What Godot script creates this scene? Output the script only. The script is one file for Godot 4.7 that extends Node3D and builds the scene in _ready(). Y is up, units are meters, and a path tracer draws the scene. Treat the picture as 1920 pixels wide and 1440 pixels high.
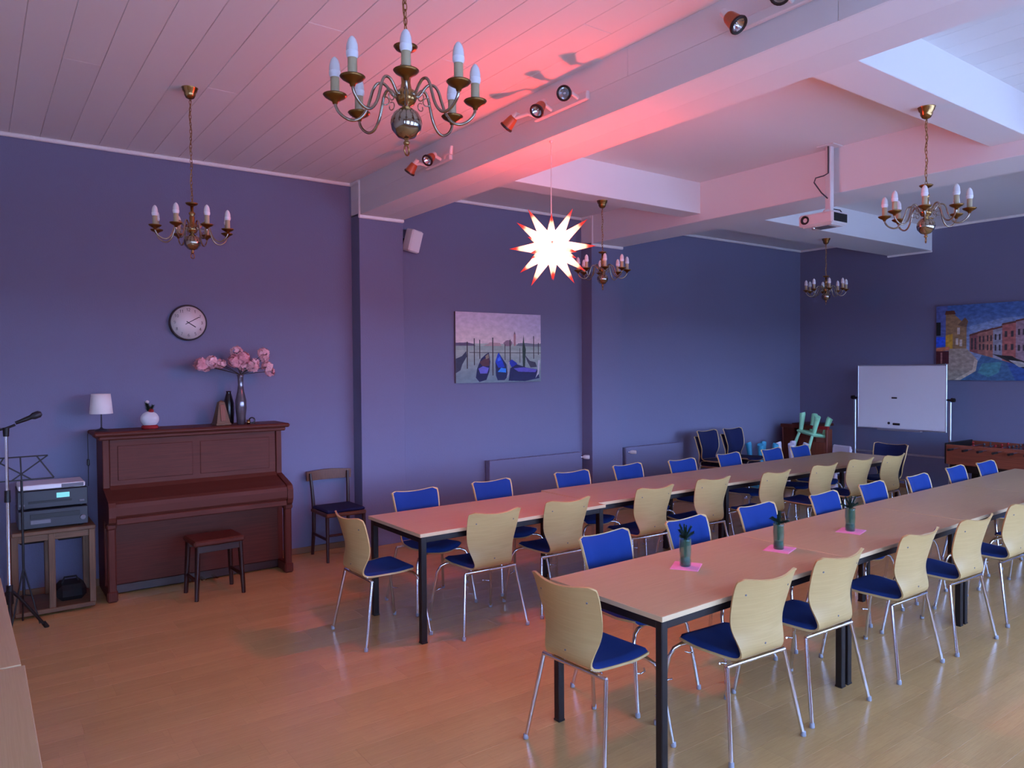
extends Node3D

# ---------------------------------------------------------------- room sizes (metres)
const XL := -4.3          # wall on the microphone side
const XR := 10.134        # end wall behind the whiteboard
const ZW := 8.6           # window wall behind the camera
const HL := 3.73          # boarded ceiling
const HC := 3.79          # coffer ceilings
const PZ := 0.194         # pillar depth
const AX := [2.152, 2.646]
const BX := [5.296, 5.828]
const YB := 3.381         # underside of the two main beams
const CAM := Vector3(-1.0156, 1.8409, 7.1453)

var M := {}
var used := {}
var rng := RandomNumberGenerator.new()
var cam_basis: Basis

# ================================================================ mesh builder
class G:
	var st := SurfaceTool.new()
	var xf := Transform3D()
	var sg := 0
	func _init() -> void:
		st.begin(Mesh.PRIMITIVE_TRIANGLES)
	func v(p: Vector3, uv := Vector2.ZERO) -> void:
		st.set_smooth_group(sg)
		st.set_uv(uv)
		st.add_vertex(xf * p)
	func tri(a: Vector3, b: Vector3, c: Vector3, ua := Vector2.ZERO, ub := Vector2.ZERO, uc := Vector2.ZERO) -> void:
		v(a, ua); v(c, uc); v(b, ub)
	func quad(a: Vector3, b: Vector3, c: Vector3, d: Vector3, ua := Vector2.ZERO, ub := Vector2.ZERO, uc := Vector2.ZERO, ud := Vector2.ZERO) -> void:
		tri(a, b, c, ua, ub, uc)
		tri(a, c, d, ua, uc, ud)
	func face(a: Vector3, b: Vector3, c: Vector3, d: Vector3, la: int, lb: int, off: Vector2) -> void:
		var f := func(p: Vector3) -> Vector2: return Vector2(p[la], p[lb]) + off
		quad(a, b, c, d, f.call(a), f.call(b), f.call(c), f.call(d))
	# chamfered box: centre c, size s, chamfer b; u runs along its longest side, in metres
	func box(c: Vector3, s: Vector3, b := 0.0, off := Vector2.ZERO) -> void:
		sg = -1
		var h := s * 0.5
		b = minf(b, minf(h.x, minf(h.y, h.z)) * 0.95)
		var long := s.max_axis_index()
		for ax in 3:
			var i := (ax + 1) % 3
			var j := (ax + 2) % 3
			var la := long if long != ax else i
			var lb := (j if la == i else i)
			for sgn in [1.0, -1.0]:
				var p := []
				for k in [[-1, -1], [1, -1], [1, 1], [-1, 1]]:
					var q := Vector3.ZERO
					q[ax] = sgn * h[ax]
					q[i] = k[0] * (h[i] - b)
					q[j] = k[1] * (h[j] - b)
					p.append(c + q)
				if sgn < 0: p.reverse()
				face(p[0], p[1], p[2], p[3], la, lb, off)
		if b <= 0.0: return
		for ax in 3:
			var i := (ax + 1) % 3
			var j := (ax + 2) % 3
			for si in [1.0, -1.0]:
				for sj in [1.0, -1.0]:
					var p := []
					for k in [[-1, 0], [1, 0], [1, 1], [-1, 1]]:
						var q := Vector3.ZERO
						q[ax] = k[0] * (h[ax] - b)
						q[i] = si * (h[i] if k[1] == 0 else h[i] - b)
						q[j] = sj * (h[j] - b if k[1] == 0 else h[j])
						p.append(c + q)
					if si * sj > 0: p.reverse()
					p.reverse()
					var la := ax
					face(p[0], p[1], p[2], p[3], la, j, off)
		for sx in [1.0, -1.0]:
			for sy in [1.0, -1.0]:
				for sz in [1.0, -1.0]:
					var a := c + Vector3(sx * h.x, sy * (h.y - b), sz * (h.z - b))
					var d := c + Vector3(sx * (h.x - b), sy * h.y, sz * (h.z - b))
					var e := c + Vector3(sx * (h.x - b), sy * (h.y - b), sz * h.z)
					if sx * sy * sz > 0: tri(a, d, e)
					else: tri(a, e, d)
	func obox(c: Vector3, s: Vector3, basis: Basis, b := 0.0) -> void:
		var keep := xf
		xf = keep * Transform3D(basis, c)
		box(Vector3.ZERO, s, b)
		xf = keep
	func tube(pts: Array, r, n := 10, closed := false, caps := true) -> void:
		var m := pts.size()
		var rings := []
		var up := Vector3.UP
		var prev := Vector3.ZERO
		for i in m:
			var a: Vector3 = pts[(i - 1 + m) % m] if (closed or i > 0) else pts[i]
			var b: Vector3 = pts[(i + 1) % m] if (closed or i < m - 1) else pts[i]
			var t := (b - a).normalized()
			if i == 0:
				up = Vector3.RIGHT if absf(t.y) > 0.9 else Vector3.UP
			var x := up.cross(t).normalized()
			if x.length() < 0.5: x = Vector3.RIGHT.cross(t).normalized()
			up = t.cross(x).normalized()
			var rr: float = r[i] if r is Array else r
			var ring := []
			for k in n:
				var w := TAU * k / n
				ring.append(pts[i] + (x * cos(w) + up * sin(w)) * rr)
			rings.append(ring)
		sg = 1
		loft(rings, true, closed)
		if caps and not closed:
			sg = -1
			fan(rings[0], pts[0], true)
			fan(rings[m - 1], pts[m - 1], false)
	func fan(ring: Array, c: Vector3, back: bool) -> void:
		for k in ring.size():
			var a: Vector3 = ring[k]
			var b: Vector3 = ring[(k + 1) % ring.size()]
			if back: tri(c, b, a)
			else: tri(c, a, b)
	# rows of points; around = each row is a closed ring (counter-clockwise seen from the far end)
	func loft(rows: Array, around := true, loop := false) -> void:
		var m := rows.size()
		for i in (m if loop else m - 1):
			var p: Array = rows[i]
			var q: Array = rows[(i + 1) % m]
			var n := p.size()
			for k in (n if around else n - 1):
				var l := (k + 1) % n
				var u0 := float(k) / n
				var u1 := float(k + 1) / n
				var v0 := float(i) / (m - 1)
				var v1 := float(i + 1) / (m - 1)
				quad(p[k], p[l], q[l], q[k], Vector2(u0, v0), Vector2(u1, v0), Vector2(u1, v1), Vector2(u0, v1))
	func cyl(a: Vector3, b: Vector3, r0: float, r1 := -1.0, n := 12, caps := true) -> void:
		tube([a, b], [r0, r0 if r1 < 0 else r1], n, false, caps)
	# profile of (radius, height) from bottom to top, turned about y
	func lathe(prof: Array, n := 20, at := Vector3.ZERO, flat := false) -> void:
		sg = -1 if flat else 1
		var rows := []
		for p in prof:
			var ring := []
			for k in n:
				var w := -TAU * k / n
				ring.append(at + Vector3(cos(w) * p.x, p.y, sin(w) * p.x))
			rows.append(ring)
		loft(rows, true)
	func ball(c: Vector3, r: Vector3, n := 14, m := 8) -> void:
		sg = 1
		var rows := []
		for i in m + 1:
			var f := -PI / 2 + PI * i / m
			var ring := []
			for k in n:
				var w := -TAU * k / n
				ring.append(c + Vector3(cos(w) * cos(f) * r.x, sin(f) * r.y, sin(w) * cos(f) * r.z))
			rows.append(ring)
		loft(rows, true)
	# polygon in xy (counter-clockwise), from z0 to z1
	func prism(poly: PackedVector2Array, z0: float, z1: float) -> void:
		sg = -1
		var idx := Geometry2D.triangulate_polygon(poly)
		for i in range(0, idx.size(), 3):
			var a := poly[idx[i]]
			var b := poly[idx[i + 1]]
			var c := poly[idx[i + 2]]
			if (b - a).cross(c - a) < 0:
				var t := b; b = c; c = t
			tri(Vector3(a.x, a.y, z1), Vector3(b.x, b.y, z1), Vector3(c.x, c.y, z1), a, b, c)
			tri(Vector3(a.x, a.y, z0), Vector3(c.x, c.y, z0), Vector3(b.x, b.y, z0), a, c, b)
		var n := poly.size()
		for i in n:
			var a := poly[i]
			var b := poly[(i + 1) % n]
			quad(Vector3(a.x, a.y, z0), Vector3(b.x, b.y, z0), Vector3(b.x, b.y, z1), Vector3(a.x, a.y, z1))
	func done() -> ArrayMesh:
		st.generate_normals()
		st.index()
		return st.commit()

# ================================================================ naming and placing
func numbered(called: String) -> String:
	if not used.has(called):
		used[called] = 0
		return called
	used[called] += 1
	return "%s_%03d" % [called, used[called]]

func part(parent: Node3D, called: String, g, mat: Material, at := Vector3.ZERO, label := "") -> MeshInstance3D:
	var o := MeshInstance3D.new()
	o.name = called
	o.mesh = g.done() if g is G else g
	o.material_override = mat
	o.position = at
	parent.add_child(o, true)
	if label: o.set_meta("label", label)
	return o

func thing(called: String, label: String, category: String, at := Vector3.ZERO, turn := 0.0, group := "") -> Node3D:
	var o := Node3D.new()
	o.name = numbered(called)
	add_child(o)
	o.position = at
	o.rotation.y = turn
	o.set_meta("label", label)
	o.set_meta("category", category)
	if group: o.set_meta("group", group)
	return o

func single(called: String, g, mat: Material, label: String, category: String, at := Vector3.ZERO, turn := 0.0, group := "") -> MeshInstance3D:
	var o := MeshInstance3D.new()
	o.name = numbered(called)
	o.mesh = g.done() if g is G else g
	o.material_override = mat
	add_child(o)
	o.position = at
	o.rotation.y = turn
	o.set_meta("label", label)
	o.set_meta("category", category)
	if group: o.set_meta("group", group)
	return o

func struct(called: String, g, mat: Material, label := "", category := "") -> MeshInstance3D:
	var o := MeshInstance3D.new()
	o.name = numbered(called)
	o.mesh = g.done() if g is G else g
	o.material_override = mat
	add_child(o)
	o.set_meta("kind", "structure")
	if label: o.set_meta("label", label)
	if category: o.set_meta("category", category)
	return o

func dup(src: Node3D, label: String, at: Vector3, turn: float, group := "") -> Node3D:
	var o: Node3D = src.duplicate()
	o.name = numbered(String(src.name).rstrip("0123456789").trim_suffix("_"))
	add_child(o)
	o.position = at
	o.rotation = Vector3(0, turn, 0)
	o.set_meta("label", label)
	if group: o.set_meta("group", group)
	return o

func bx(lo: Vector3, hi: Vector3, bev := 0.0) -> G:
	var g := G.new()
	g.box((lo + hi) * 0.5, hi - lo, bev)
	return g

# ================================================================ materials
func mat(c: Color, rough := 0.6, metal := 0.0) -> StandardMaterial3D:
	var m := StandardMaterial3D.new()
	m.albedo_color = c
	m.roughness = rough
	m.metallic = metal
	return m

func noise_image(w: int, h: int, fx: float, fy: float, seed_: int, oct := 4) -> Image:
	var n := FastNoiseLite.new()
	n.seed = seed_
	n.noise_type = FastNoiseLite.TYPE_SIMPLEX_SMOOTH
	n.frequency = 1.0
	n.fractal_octaves = oct
	var im := Image.create(w, h, false, Image.FORMAT_RGB8)
	for y in h:
		for x in w:
			# four samples blended so that the picture repeats
			var u := float(x) / w
			var q := float(y) / h
			var a := TAU * u
			var b := TAU * q
			var k := n.get_noise_3d(cos(a) * fx / TAU + 7.0, sin(a) * fx / TAU, cos(b) * fy / TAU + sin(b) * fy / TAU * 1.7)
			k = clampf(k * 0.5 + 0.5, 0, 1)
			im.set_pixel(x, y, Color(k, k, k))
	return im

func ramp(src: Image, a: Color, b: Color, lo := 0.25, hi := 0.75) -> ImageTexture:
	var im := Image.create(src.get_width(), src.get_height(), true, Image.FORMAT_RGB8)
	for y in src.get_height():
		for x in src.get_width():
			var k := smoothstep(lo, hi, src.get_pixel(x, y).r)
			im.set_pixel(x, y, a.lerp(b, k))
	im.generate_mipmaps()
	return ImageTexture.create_from_image(im)

func wood(a: Color, b: Color, along: float, across: float, rough: float, seed_: int) -> StandardMaterial3D:
	var m := mat(Color.WHITE, rough)
	m.albedo_texture = ramp(noise_image(256, 256, 3.0, 26.0, seed_), a, b)
	m.uv1_scale = Vector3(1.0 / along, 1.0 / across, 1)
	return m

func bumpy(m: StandardMaterial3D, fx: float, cm: float, size_m: float, seed_: int) -> StandardMaterial3D:
	m.heightmap_enabled = true
	m.heightmap_scale = cm
	m.heightmap_texture = ImageTexture.create_from_image(noise_image(256, 256, fx, fx, seed_, 3))
	m.uv1_triplanar = true
	m.uv1_world_triplanar = true
	m.uv1_scale = Vector3.ONE / size_m
	return m

func parquet_image() -> ImageTexture:
	# one laminate board, three strips of short staves, u along the board
	var w := 512
	var h := 96
	var grain := noise_image(w, h, 9.0, 30.0, 41, 4)
	var im := Image.create(w, h, true, Image.FORMAT_RGB8)
	var r := RandomNumberGenerator.new()
	r.seed = 5
	for s in 3:
		var x := 0
		while x < w:
			var l := r.randi_range(110, 190)
			var tone := r.randf_range(-0.022, 0.022)
			for xx in range(x, mini(w, x + l)):
				for yy in range(s * 32, s * 32 + 32):
					var k := grain.get_pixel(xx, (yy * 3 + s * 17) % h).r
					var c := Color(0.76, 0.60, 0.38).lerp(Color(0.84, 0.69, 0.46), k)
					var t := tone + 1.0
					if xx == x or yy == s * 32: t -= 0.05
					im.set_pixel(xx, yy, Color(c.r * t, c.g * t, c.b * t))
			x += l
	im.generate_mipmaps()
	return ImageTexture.create_from_image(im)

func make_materials() -> void:
	M.wall = bumpy(mat(Color(0.45, 0.45, 0.555), 0.92), 40.0, 0.12, 0.5, 3)
	M.ceiling = mat(Color(0.90, 0.89, 0.88), 0.75)
	M.ceiling_b = mat(Color(0.885, 0.875, 0.865), 0.75)
	M.white = mat(Color(0.90, 0.89, 0.88), 0.6)
	M.trim = mat(Color(0.93, 0.92, 0.91), 0.5)
	M.skirting = mat(Color(0.50, 0.36, 0.24), 0.5)
	M.subfloor = mat(Color(0.12, 0.08, 0.05), 0.9)
	var pq := parquet_image()
	M.floor = []
	for t in [1.0, 0.985, 1.012, 0.972]:
		var m := mat(Color(t, t * (1.0 if t < 1 else 0.99), t * 0.98), 0.24)
		m.albedo_texture = pq
		m.metallic_specular = 0.5
		M.floor.append(m)
	M.beech = wood(Color(0.74, 0.62, 0.395), Color(0.775, 0.66, 0.435), 0.9, 0.25, 0.45, 11)
	M.beech.uv1_triplanar = true
	M.beech_edge = mat(Color(0.84, 0.75, 0.60), 0.45)
	M.table = wood(Color(0.775, 0.65, 0.455), Color(0.80, 0.68, 0.485), 0.9, 0.22, 0.33, 12)
	M.table_edge = mat(Color(0.83, 0.72, 0.55), 0.5)
	M.pad = bumpy(mat(Color(0.02, 0.19, 0.47), 0.97), 60.0, 0.1, 0.12, 21)
	M.navy = bumpy(mat(Color(0.04, 0.085, 0.26), 0.95), 60.0, 0.1, 0.12, 22)
	M.chrome = mat(Color(0.86, 0.87, 0.88), 0.12, 1.0)
	M.glide = mat(Color(0.62, 0.63, 0.65), 0.5)
	M.steel_dark = mat(Color(0.075, 0.05, 0.045), 0.5)
	M.black = mat(Color(0.03, 0.03, 0.035), 0.5)
	M.black_matt = mat(Color(0.035, 0.033, 0.035), 0.85)
	M.grey = mat(Color(0.40, 0.40, 0.43), 0.5)
	M.dark_grey = mat(Color(0.13, 0.13, 0.16), 0.45)
	M.brass = mat(Color(0.66, 0.52, 0.33), 0.2, 1.0)
	M.nickel = mat(Color(0.66, 0.62, 0.55), 0.12, 1.0)
	M.pan = mat(Color(0.50, 0.36, 0.20), 0.3, 1.0)
	M.sleeve = mat(Color(0.72, 0.66, 0.52), 0.65)
	M.bulb = mat(Color(0.90, 0.90, 0.90), 0.25)
	M.bulb_neck = mat(Color(0.92, 0.92, 0.93), 0.35)
	M.mahogany = wood(Color(0.33, 0.165, 0.125), Color(0.38, 0.19, 0.145), 1.2, 0.3, 0.5, 13)
	M.mahogany.metallic_specular = 0.3
	M.mahogany_dark = wood(Color(0.17, 0.085, 0.065), Color(0.22, 0.11, 0.08), 0.9, 0.25, 0.4, 14)
	M.oak = wood(Color(0.36, 0.26, 0.17), Color(0.44, 0.32, 0.21), 0.8, 0.2, 0.6, 15)
	M.chair_wood = wood(Color(0.33, 0.19, 0.115), Color(0.43, 0.26, 0.155), 0.7, 0.2, 0.4, 16)
	M.copper = wood(Color(0.58, 0.29, 0.14), Color(0.70, 0.38, 0.20), 0.15, 0.05, 0.4, 17)
	M.spot_rim = mat(Color(0.12, 0.05, 0.04), 0.35)
	M.reflector = mat(Color(0.85, 0.85, 0.86), 0.18, 1.0)
	M.plastic_white = mat(Color(0.86, 0.85, 0.84), 0.35)
	M.shade = mat(Color(0.90, 0.88, 0.86), 0.85)
	M.shade.backlight_enabled = true
	M.shade.backlight = Color(0.25, 0.24, 0.23)
	M.red = mat(Color(0.55, 0.05, 0.06), 0.7)
	M.snow = bumpy(mat(Color(0.90, 0.90, 0.90), 0.95), 30.0, 0.6, 0.08, 31)
	M.fir = mat(Color(0.15, 0.27, 0.20), 0.8)
	M.stem = mat(Color(0.20, 0.16, 0.10), 0.8)
	M.petal = mat(Color(0.92, 0.73, 0.75), 0.8)
	M.petal_deep = mat(Color(0.89, 0.64, 0.67), 0.8)
	M.vase_dark = mat(Color(0.10, 0.07, 0.08), 0.25)
	M.vase_grey = mat(Color(0.42, 0.39, 0.42), 0.12, 0.6)
	M.napkin = mat(Color(0.96, 0.60, 0.74), 0.9)
	M.glass = mat(Color(0.16, 0.42, 0.32, 0.34), 0.04)
	M.glass.transparency = BaseMaterial3D.TRANSPARENCY_ALPHA
	M.pane = mat(Color(0.92, 0.96, 0.98, 0.08), 0.03)
	M.pane.transparency = BaseMaterial3D.TRANSPARENCY_ALPHA
	M.board = mat(Color(0.86, 0.86, 0.88), 0.28)
	M.alu = mat(Color(0.78, 0.79, 0.81), 0.3, 0.9)
	M.mint = mat(Color(0.62, 0.90, 0.70), 0.5)
	M.cyan = mat(Color(0.25, 0.68, 0.82), 0.5)
	M.kid_white = mat(Color(0.88, 0.88, 0.92), 0.5)
	M.foos = wood(Color(0.47, 0.235, 0.16), Color(0.55, 0.29, 0.20), 1.0, 0.3, 0.4, 18)
	M.field = mat(Color(0.08, 0.30, 0.14), 0.7)
	M.player = mat(Color(0.20, 0.20, 0.24), 0.5)
	M.cream_cable = mat(Color(0.86, 0.80, 0.78), 0.6)
	M.display = mat(Color(0.1, 0.2, 0.25), 0.3)
	M.display.emission_enabled = true
	M.display.emission = Color(0.55, 0.95, 1.0)
	M.display.emission_energy_multiplier = 0.8
	# the lit plastic of the star: hot near the bulb, deep red at the tips
	var im := Image.create(8, 128, false, Image.FORMAT_RGB8)
	for y in 128:
		var t := y / 127.0
		var hot := Color(1.0, 0.72, 0.70).lerp(Color(1.0, 0.62, 0.50), smoothstep(0.2, 0.62, t)).lerp(Color(0.58, 0.12, 0.10), smoothstep(0.64, 0.80, t)).lerp(Color(0.40, 0.04, 0.05), smoothstep(0.80, 1.0, t))
		for x in 8: im.set_pixel(x, y, hot)
	M.star = mat(Color(0.55, 0.05, 0.04), 0.4)
	M.star.emission_enabled = true
	M.star.emission = Color(1, 1, 1)
	M.star.emission_operator = BaseMaterial3D.EMISSION_OP_MULTIPLY
	M.star.emission_texture = ImageTexture.create_from_image(im)
	M.star.emission_energy_multiplier = 4.0

# ================================================================ start
func _ready() -> void:
	rng.seed = 2024
	# camera
	var cam := Camera3D.new()
	cam.name = "camera"
	cam_basis = Basis(Vector3.UP, deg_to_rad(-36.0448)) * Basis(Vector3.RIGHT, deg_to_rad(-1.3502)) * Basis(Vector3.BACK, deg_to_rad(-0.421))
	cam.transform = Transform3D(cam_basis, CAM)
	cam.fov = 54.9201
	cam.near = 0.05
	cam.far = 200.0
	cam.current = true
	add_child(cam)
	# overcast evening sky and exposure
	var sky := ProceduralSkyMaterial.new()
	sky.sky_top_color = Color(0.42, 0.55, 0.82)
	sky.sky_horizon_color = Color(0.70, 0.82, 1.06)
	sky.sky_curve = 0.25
	sky.ground_horizon_color = Color(0.29, 0.34, 0.44)  # unseen ground tone, darkened below the horizon to dim the upper walls
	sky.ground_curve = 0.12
	sky.ground_bottom_color = Color(0.47, 0.56, 0.75)  # paler straight down, shaped to throw light up onto the ceilings
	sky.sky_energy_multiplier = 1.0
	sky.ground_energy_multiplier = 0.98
	var we := WorldEnvironment.new()
	we.name = "environment"
	var env := Environment.new()
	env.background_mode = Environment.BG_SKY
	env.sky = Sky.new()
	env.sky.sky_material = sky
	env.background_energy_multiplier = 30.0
	env.tonemap_mode = Environment.TONE_MAPPER_LINEAR
	env.tonemap_exposure = 1.0
	env.sdfgi_enabled = true
	env.ssao_enabled = true
	env.ssil_enabled = true
	we.environment = env
	add_child(we)

	make_materials()
	build_room()
	build_tables_and_chairs()
	build_lamps()
	build_piano_corner()
	build_music_gear()
	build_wall_things()
	build_end_of_room()
	build_table_things()

# ================================================================ the room
func project(p: Vector3) -> Vector2:
	var d := cam_basis.inverse() * (p - CAM)
	if d.z > -0.2: return Vector2(-9999, -9999)
	return Vector2(960 + 1385.46 * d.x / -d.z, 720 - 1385.46 * d.y / -d.z)

func build_room() -> void:
	# floor
	var fl := struct("floor", bx(Vector3(XL - 0.3, -0.25, -0.3), Vector3(XR + 0.3, -0.012, ZW + 0.3)), M.subfloor, "warm beech-coloured laminate plank floor of the hall", "floor")
	var pw := 0.192
	var pl := 1.285
	var variants := []
	for k in 3:
		var g := G.new()
		g.box(Vector3(0, -0.006, 0), Vector3(pl - 0.0004, 0.012, pw - 0.0004), 0.0006, Vector2(k * 0.37, k * 0.11))
		variants.append(g.done())
	for m in M.floor:
		m.uv1_scale = Vector3(1.0 / pl, 1.0 / pw, 1)
		m.uv1_offset = Vector3(0.5, 0.5, 0)
	var cells := []
	var row := 0
	var z := 0.0
	while z < ZW - 0.001:
		var zw := minf(pw, ZW - z)
		var x := XL - fposmod(row * 0.47, pl)
		while x < XR:
			var a := maxf(x, XL)
			var b := minf(x + pl, XR)
			if b - a > 0.02:
				var c := Vector3((a + b) / 2, 0, z + zw / 2)
				var u := project(c)
				var seen := u.x > -150 and u.x < 2070 and u.y > 600 and u.y < 1560
				cells.append([(0.0 if seen else 100.0) + c.distance_to(CAM), a, b, z, zw, rng.randi_range(0, 3), rng.randi_range(0, 2)])
			x += pl
		z += pw
		row += 1
	cells.sort_custom(func(p, q): return p[0] < q[0])
	var rest := G.new()
	for i in cells.size():
		var c: Array = cells[i]
		var mid := Vector3((c[1] + c[2]) / 2, 0, c[3] + c[4] / 2)
		if i < 300:
			var o := MeshInstance3D.new()
			o.name = "plank"
			if c[2] - c[1] > pl - 0.01 and c[4] > pw - 0.001:
				o.mesh = variants[c[6]]
			else:
				var g := G.new()
				g.box(Vector3(0, -0.006, 0), Vector3(c[2] - c[1] - 0.0004, 0.012, c[4] - 0.0004), 0.0006, Vector2(c[6] * 0.37, 0.1))
				o.mesh = g.done()
			o.material_override = M.floor[c[5]]
			o.position = mid
			fl.add_child(o, true)
		else:
			rest.box(mid + Vector3(0, -0.006, 0), Vector3(c[2] - c[1] - 0.0004, 0.012, c[4] - 0.0004), 0.0, Vector2(c[6] * 0.37, 0.1))
	var rs := part(fl, "planks", rest, M.floor[0])
	rs.set_meta("kind", "stuff")

	# walls with thickness
	var wb := G.new()
	wb.box(Vector3((XL + XR) / 2, 1.95, -0.15), Vector3(XR - XL + 0.6, 4.3, 0.3))
	struct("wall_back", wb, M.wall, "long lavender-grey plastered wall behind the piano and radiators", "wall")
	var wr := G.new()
	wr.box(Vector3(XR + 0.15, 1.95, ZW / 2), Vector3(0.3, 4.3, ZW + 0.6))
	struct("wall_right", wr, M.wall, "dark lavender end wall behind the whiteboard", "wall")
	var wl := G.new()
	wl.box(Vector3(XL - 0.15, 1.95, ZW / 2), Vector3(0.3, 4.3, ZW + 0.6))
	struct("wall_left", wl, M.white, "pale wall on the microphone side of the hall", "wall")
	# window wall behind the camera
	var wins := [[-3.5, -2.6], [-1.7, -0.1], [0.5, 2.1], [2.6, 4.3], [4.65, 6.55], [6.8, 8.3], [8.45, 9.98]]
	var sill := 0.92
	var head := 2.62
	var wf := G.new()
	wf.box(Vector3((XL + XR) / 2, sill / 2 - 0.1, ZW + 0.15), Vector3(XR - XL + 0.6, sill + 0.2, 0.3))
	wf.box(Vector3((XL + XR) / 2, (head + 4.1) / 2, ZW + 0.15), Vector3(XR - XL + 0.6, 4.1 - head, 0.3))
	var edge := XL - 0.3
	for w in wins + [[XR + 0.3, 0.0]]:
		wf.box(Vector3((edge + w[0]) / 2, (sill + head) / 2, ZW + 0.15), Vector3(w[0] - edge, head - sill, 0.3))
		edge = w[1]
	struct("wall_front", wf, M.white, "pale window wall opposite the piano wall", "wall")
	var n := 1
	for w in wins:
		var fr := G.new()
		var zc := ZW + 0.2
		var xm: float = (w[0] + w[1]) / 2
		for xx in [w[0] + 0.03, w[1] - 0.03, xm]:
			fr.box(Vector3(xx, (sill + head) / 2, zc), Vector3(0.06, head - sill, 0.07), 0.006)
		for yy in [sill + 0.03, head - 0.03, 2.02]:
			fr.box(Vector3(xm, yy, zc), Vector3(w[1] - w[0], 0.06, 0.066), 0.006)
		var win := struct("window_%d" % n, fr, M.white, "tall white-framed window, number %d along the window wall" % n, "window")
		part(win, "pane", bx(Vector3(w[0] + 0.02, sill + 0.02, zc - 0.004), Vector3(w[1] - 0.02, head - 0.02, zc + 0.004)), M.pane)
		part(win, "sill", bx(Vector3(w[0] - 0.05, sill - 0.04, ZW - 0.16), Vector3(w[1] + 0.05, sill, ZW + 0.17), 0.01), M.white)
		n += 1

	# pillars and the two main beams
	var pil := []
	for bxs in [AX, BX]:
		pil.append(bx(Vector3(bxs[0], 0, -0.02), Vector3(bxs[1], YB + 0.02, PZ), 0.004))
	struct("pillar", pil[0], M.wall, "lavender wall pillar beside the old wooden chair", "pillar")
	struct("pillar", pil[1], M.wall, "lavender wall pillar between the two radiators", "pillar")
	var ba := struct("beam", bx(Vector3(AX[0] + 0.012, YB + 0.012, -0.02), Vector3(AX[1], HC + 0.1, ZW + 0.02)), M.white, "wide white boxed ceiling beam carrying the spotlights and red star", "beam")
	# its boarding: two boards on the face, the soffit in two lengths
	for zz in [[0.0, 3.98], [3.982, ZW]]:
		part(ba, "board", bx(Vector3(AX[0], YB + 0.1768, zz[0]), Vector3(AX[0] + 0.014, HL + 0.02, zz[1]), 0.0012), M.ceiling)
	for zz in [[0.0, 5.3], [5.302, ZW]]:
		part(ba, "board", bx(Vector3(AX[0], YB, zz[0]), Vector3(AX[0] + 0.014, YB + 0.176, zz[1]), 0.0012), M.ceiling_b)
	for zz in [[PZ, 2.55], [2.552, 6.4], [6.402, ZW]]:
		part(ba, "board", bx(Vector3(AX[0] + 0.0141, YB, zz[0]), Vector3(AX[0] + 0.2512, YB + 0.014, zz[1]), 0.0012), M.ceiling)
		part(ba, "board", bx(Vector3(AX[0] + 0.252, YB, zz[0]), Vector3(AX[1], YB + 0.014, zz[1]), 0.0012), M.ceiling_b)
	struct("beam", bx(Vector3(BX[0], YB, -0.02), Vector3(BX[1], HC + 0.1, ZW + 0.02), 0.005), M.white, "wide white ceiling beam behind the projector", "beam")
	# cross beams
	struct("beam", bx(Vector3(AX[1] - 0.01, 3.4605, 1.6726), Vector3(BX[0] + 0.01, HC + 0.1, 1.916), 0.004), M.white, "slim white cross beam with a chandelier, near the gondola picture", "beam")
	struct("beam", bx(Vector3(BX[1] - 0.01, 3.4605, 1.4709), Vector3(XR + 0.01, HC + 0.1, 2.0919), 0.004), M.white, "white cross beam meeting the end wall above the whiteboard", "beam")
	struct("beam", bx(Vector3(AX[1] - 0.01, 3.4943, 4.6984), Vector3(BX[0] + 0.01, HC + 0.1, 4.9771), 0.004), M.white, "white cross beam holding the chandelier beside the projector", "beam")
	struct("beam", bx(Vector3(BX[1] - 0.01, 3.4943, 4.6984), Vector3(XR + 0.01, HC + 0.1, 4.9771), 0.004), M.white, "white cross beam over the football table end", "beam")

	# ceiling: slab above, boards and coffer panels below
	var ce := struct("ceiling", bx(Vector3(XL - 0.3, HC + 0.03, -0.3), Vector3(XR + 0.3, HC + 0.35, ZW + 0.3)), M.ceiling, "white boarded ceiling with recessed fields between the beams", "ceiling")
	var bw := 0.2085
	var k := 0
	var x := AX[0] + 0.012
	while x > XL:
		var x0 := maxf(x - bw, XL - 0.02)
		var cut := [1.9, 4.05, 6.3, 3.2][k % 4] as float
		for zz in [[-0.02, cut - 0.0015], [cut + 0.0015, ZW + 0.02]]:
			part(ce, "board", bx(Vector3(x0 + 0.0008, HL, zz[0]), Vector3(x - 0.0008, HL + 0.016, zz[1]), 0.003), M.ceiling if (k + int(zz[0] > 1)) % 3 else M.ceiling_b)
		x -= bw
		k += 1
	part(ce, "backing", bx(Vector3(XL - 0.1, HL + 0.010, -0.1), Vector3(AX[0] + 0.1, HC + 0.05, ZW + 0.1)), M.ceiling_b)
	# strips between wall and cross beams
	part(ce, "panel", bx(Vector3(AX[1] - 0.05, HL, -0.05), Vector3(BX[0] + 0.05, HC + 0.04, 1.75)), M.ceiling)
	part(ce, "panel", bx(Vector3(BX[1] - 0.05, HL, -0.05), Vector3(XR + 0.05, HC + 0.04, 1.75)), M.ceiling)
	# smooth coffers over the middle field
	part(ce, "panel", bx(Vector3(AX[1] - 0.05, HC, 1.75), Vector3(BX[0] + 0.05, HC + 0.04, 4.85)), M.ceiling)
	part(ce, "panel", bx(Vector3(BX[1] - 0.05, HC, 1.75), Vector3(XR + 0.05, HC + 0.04, 4.85)), M.ceiling)
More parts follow.
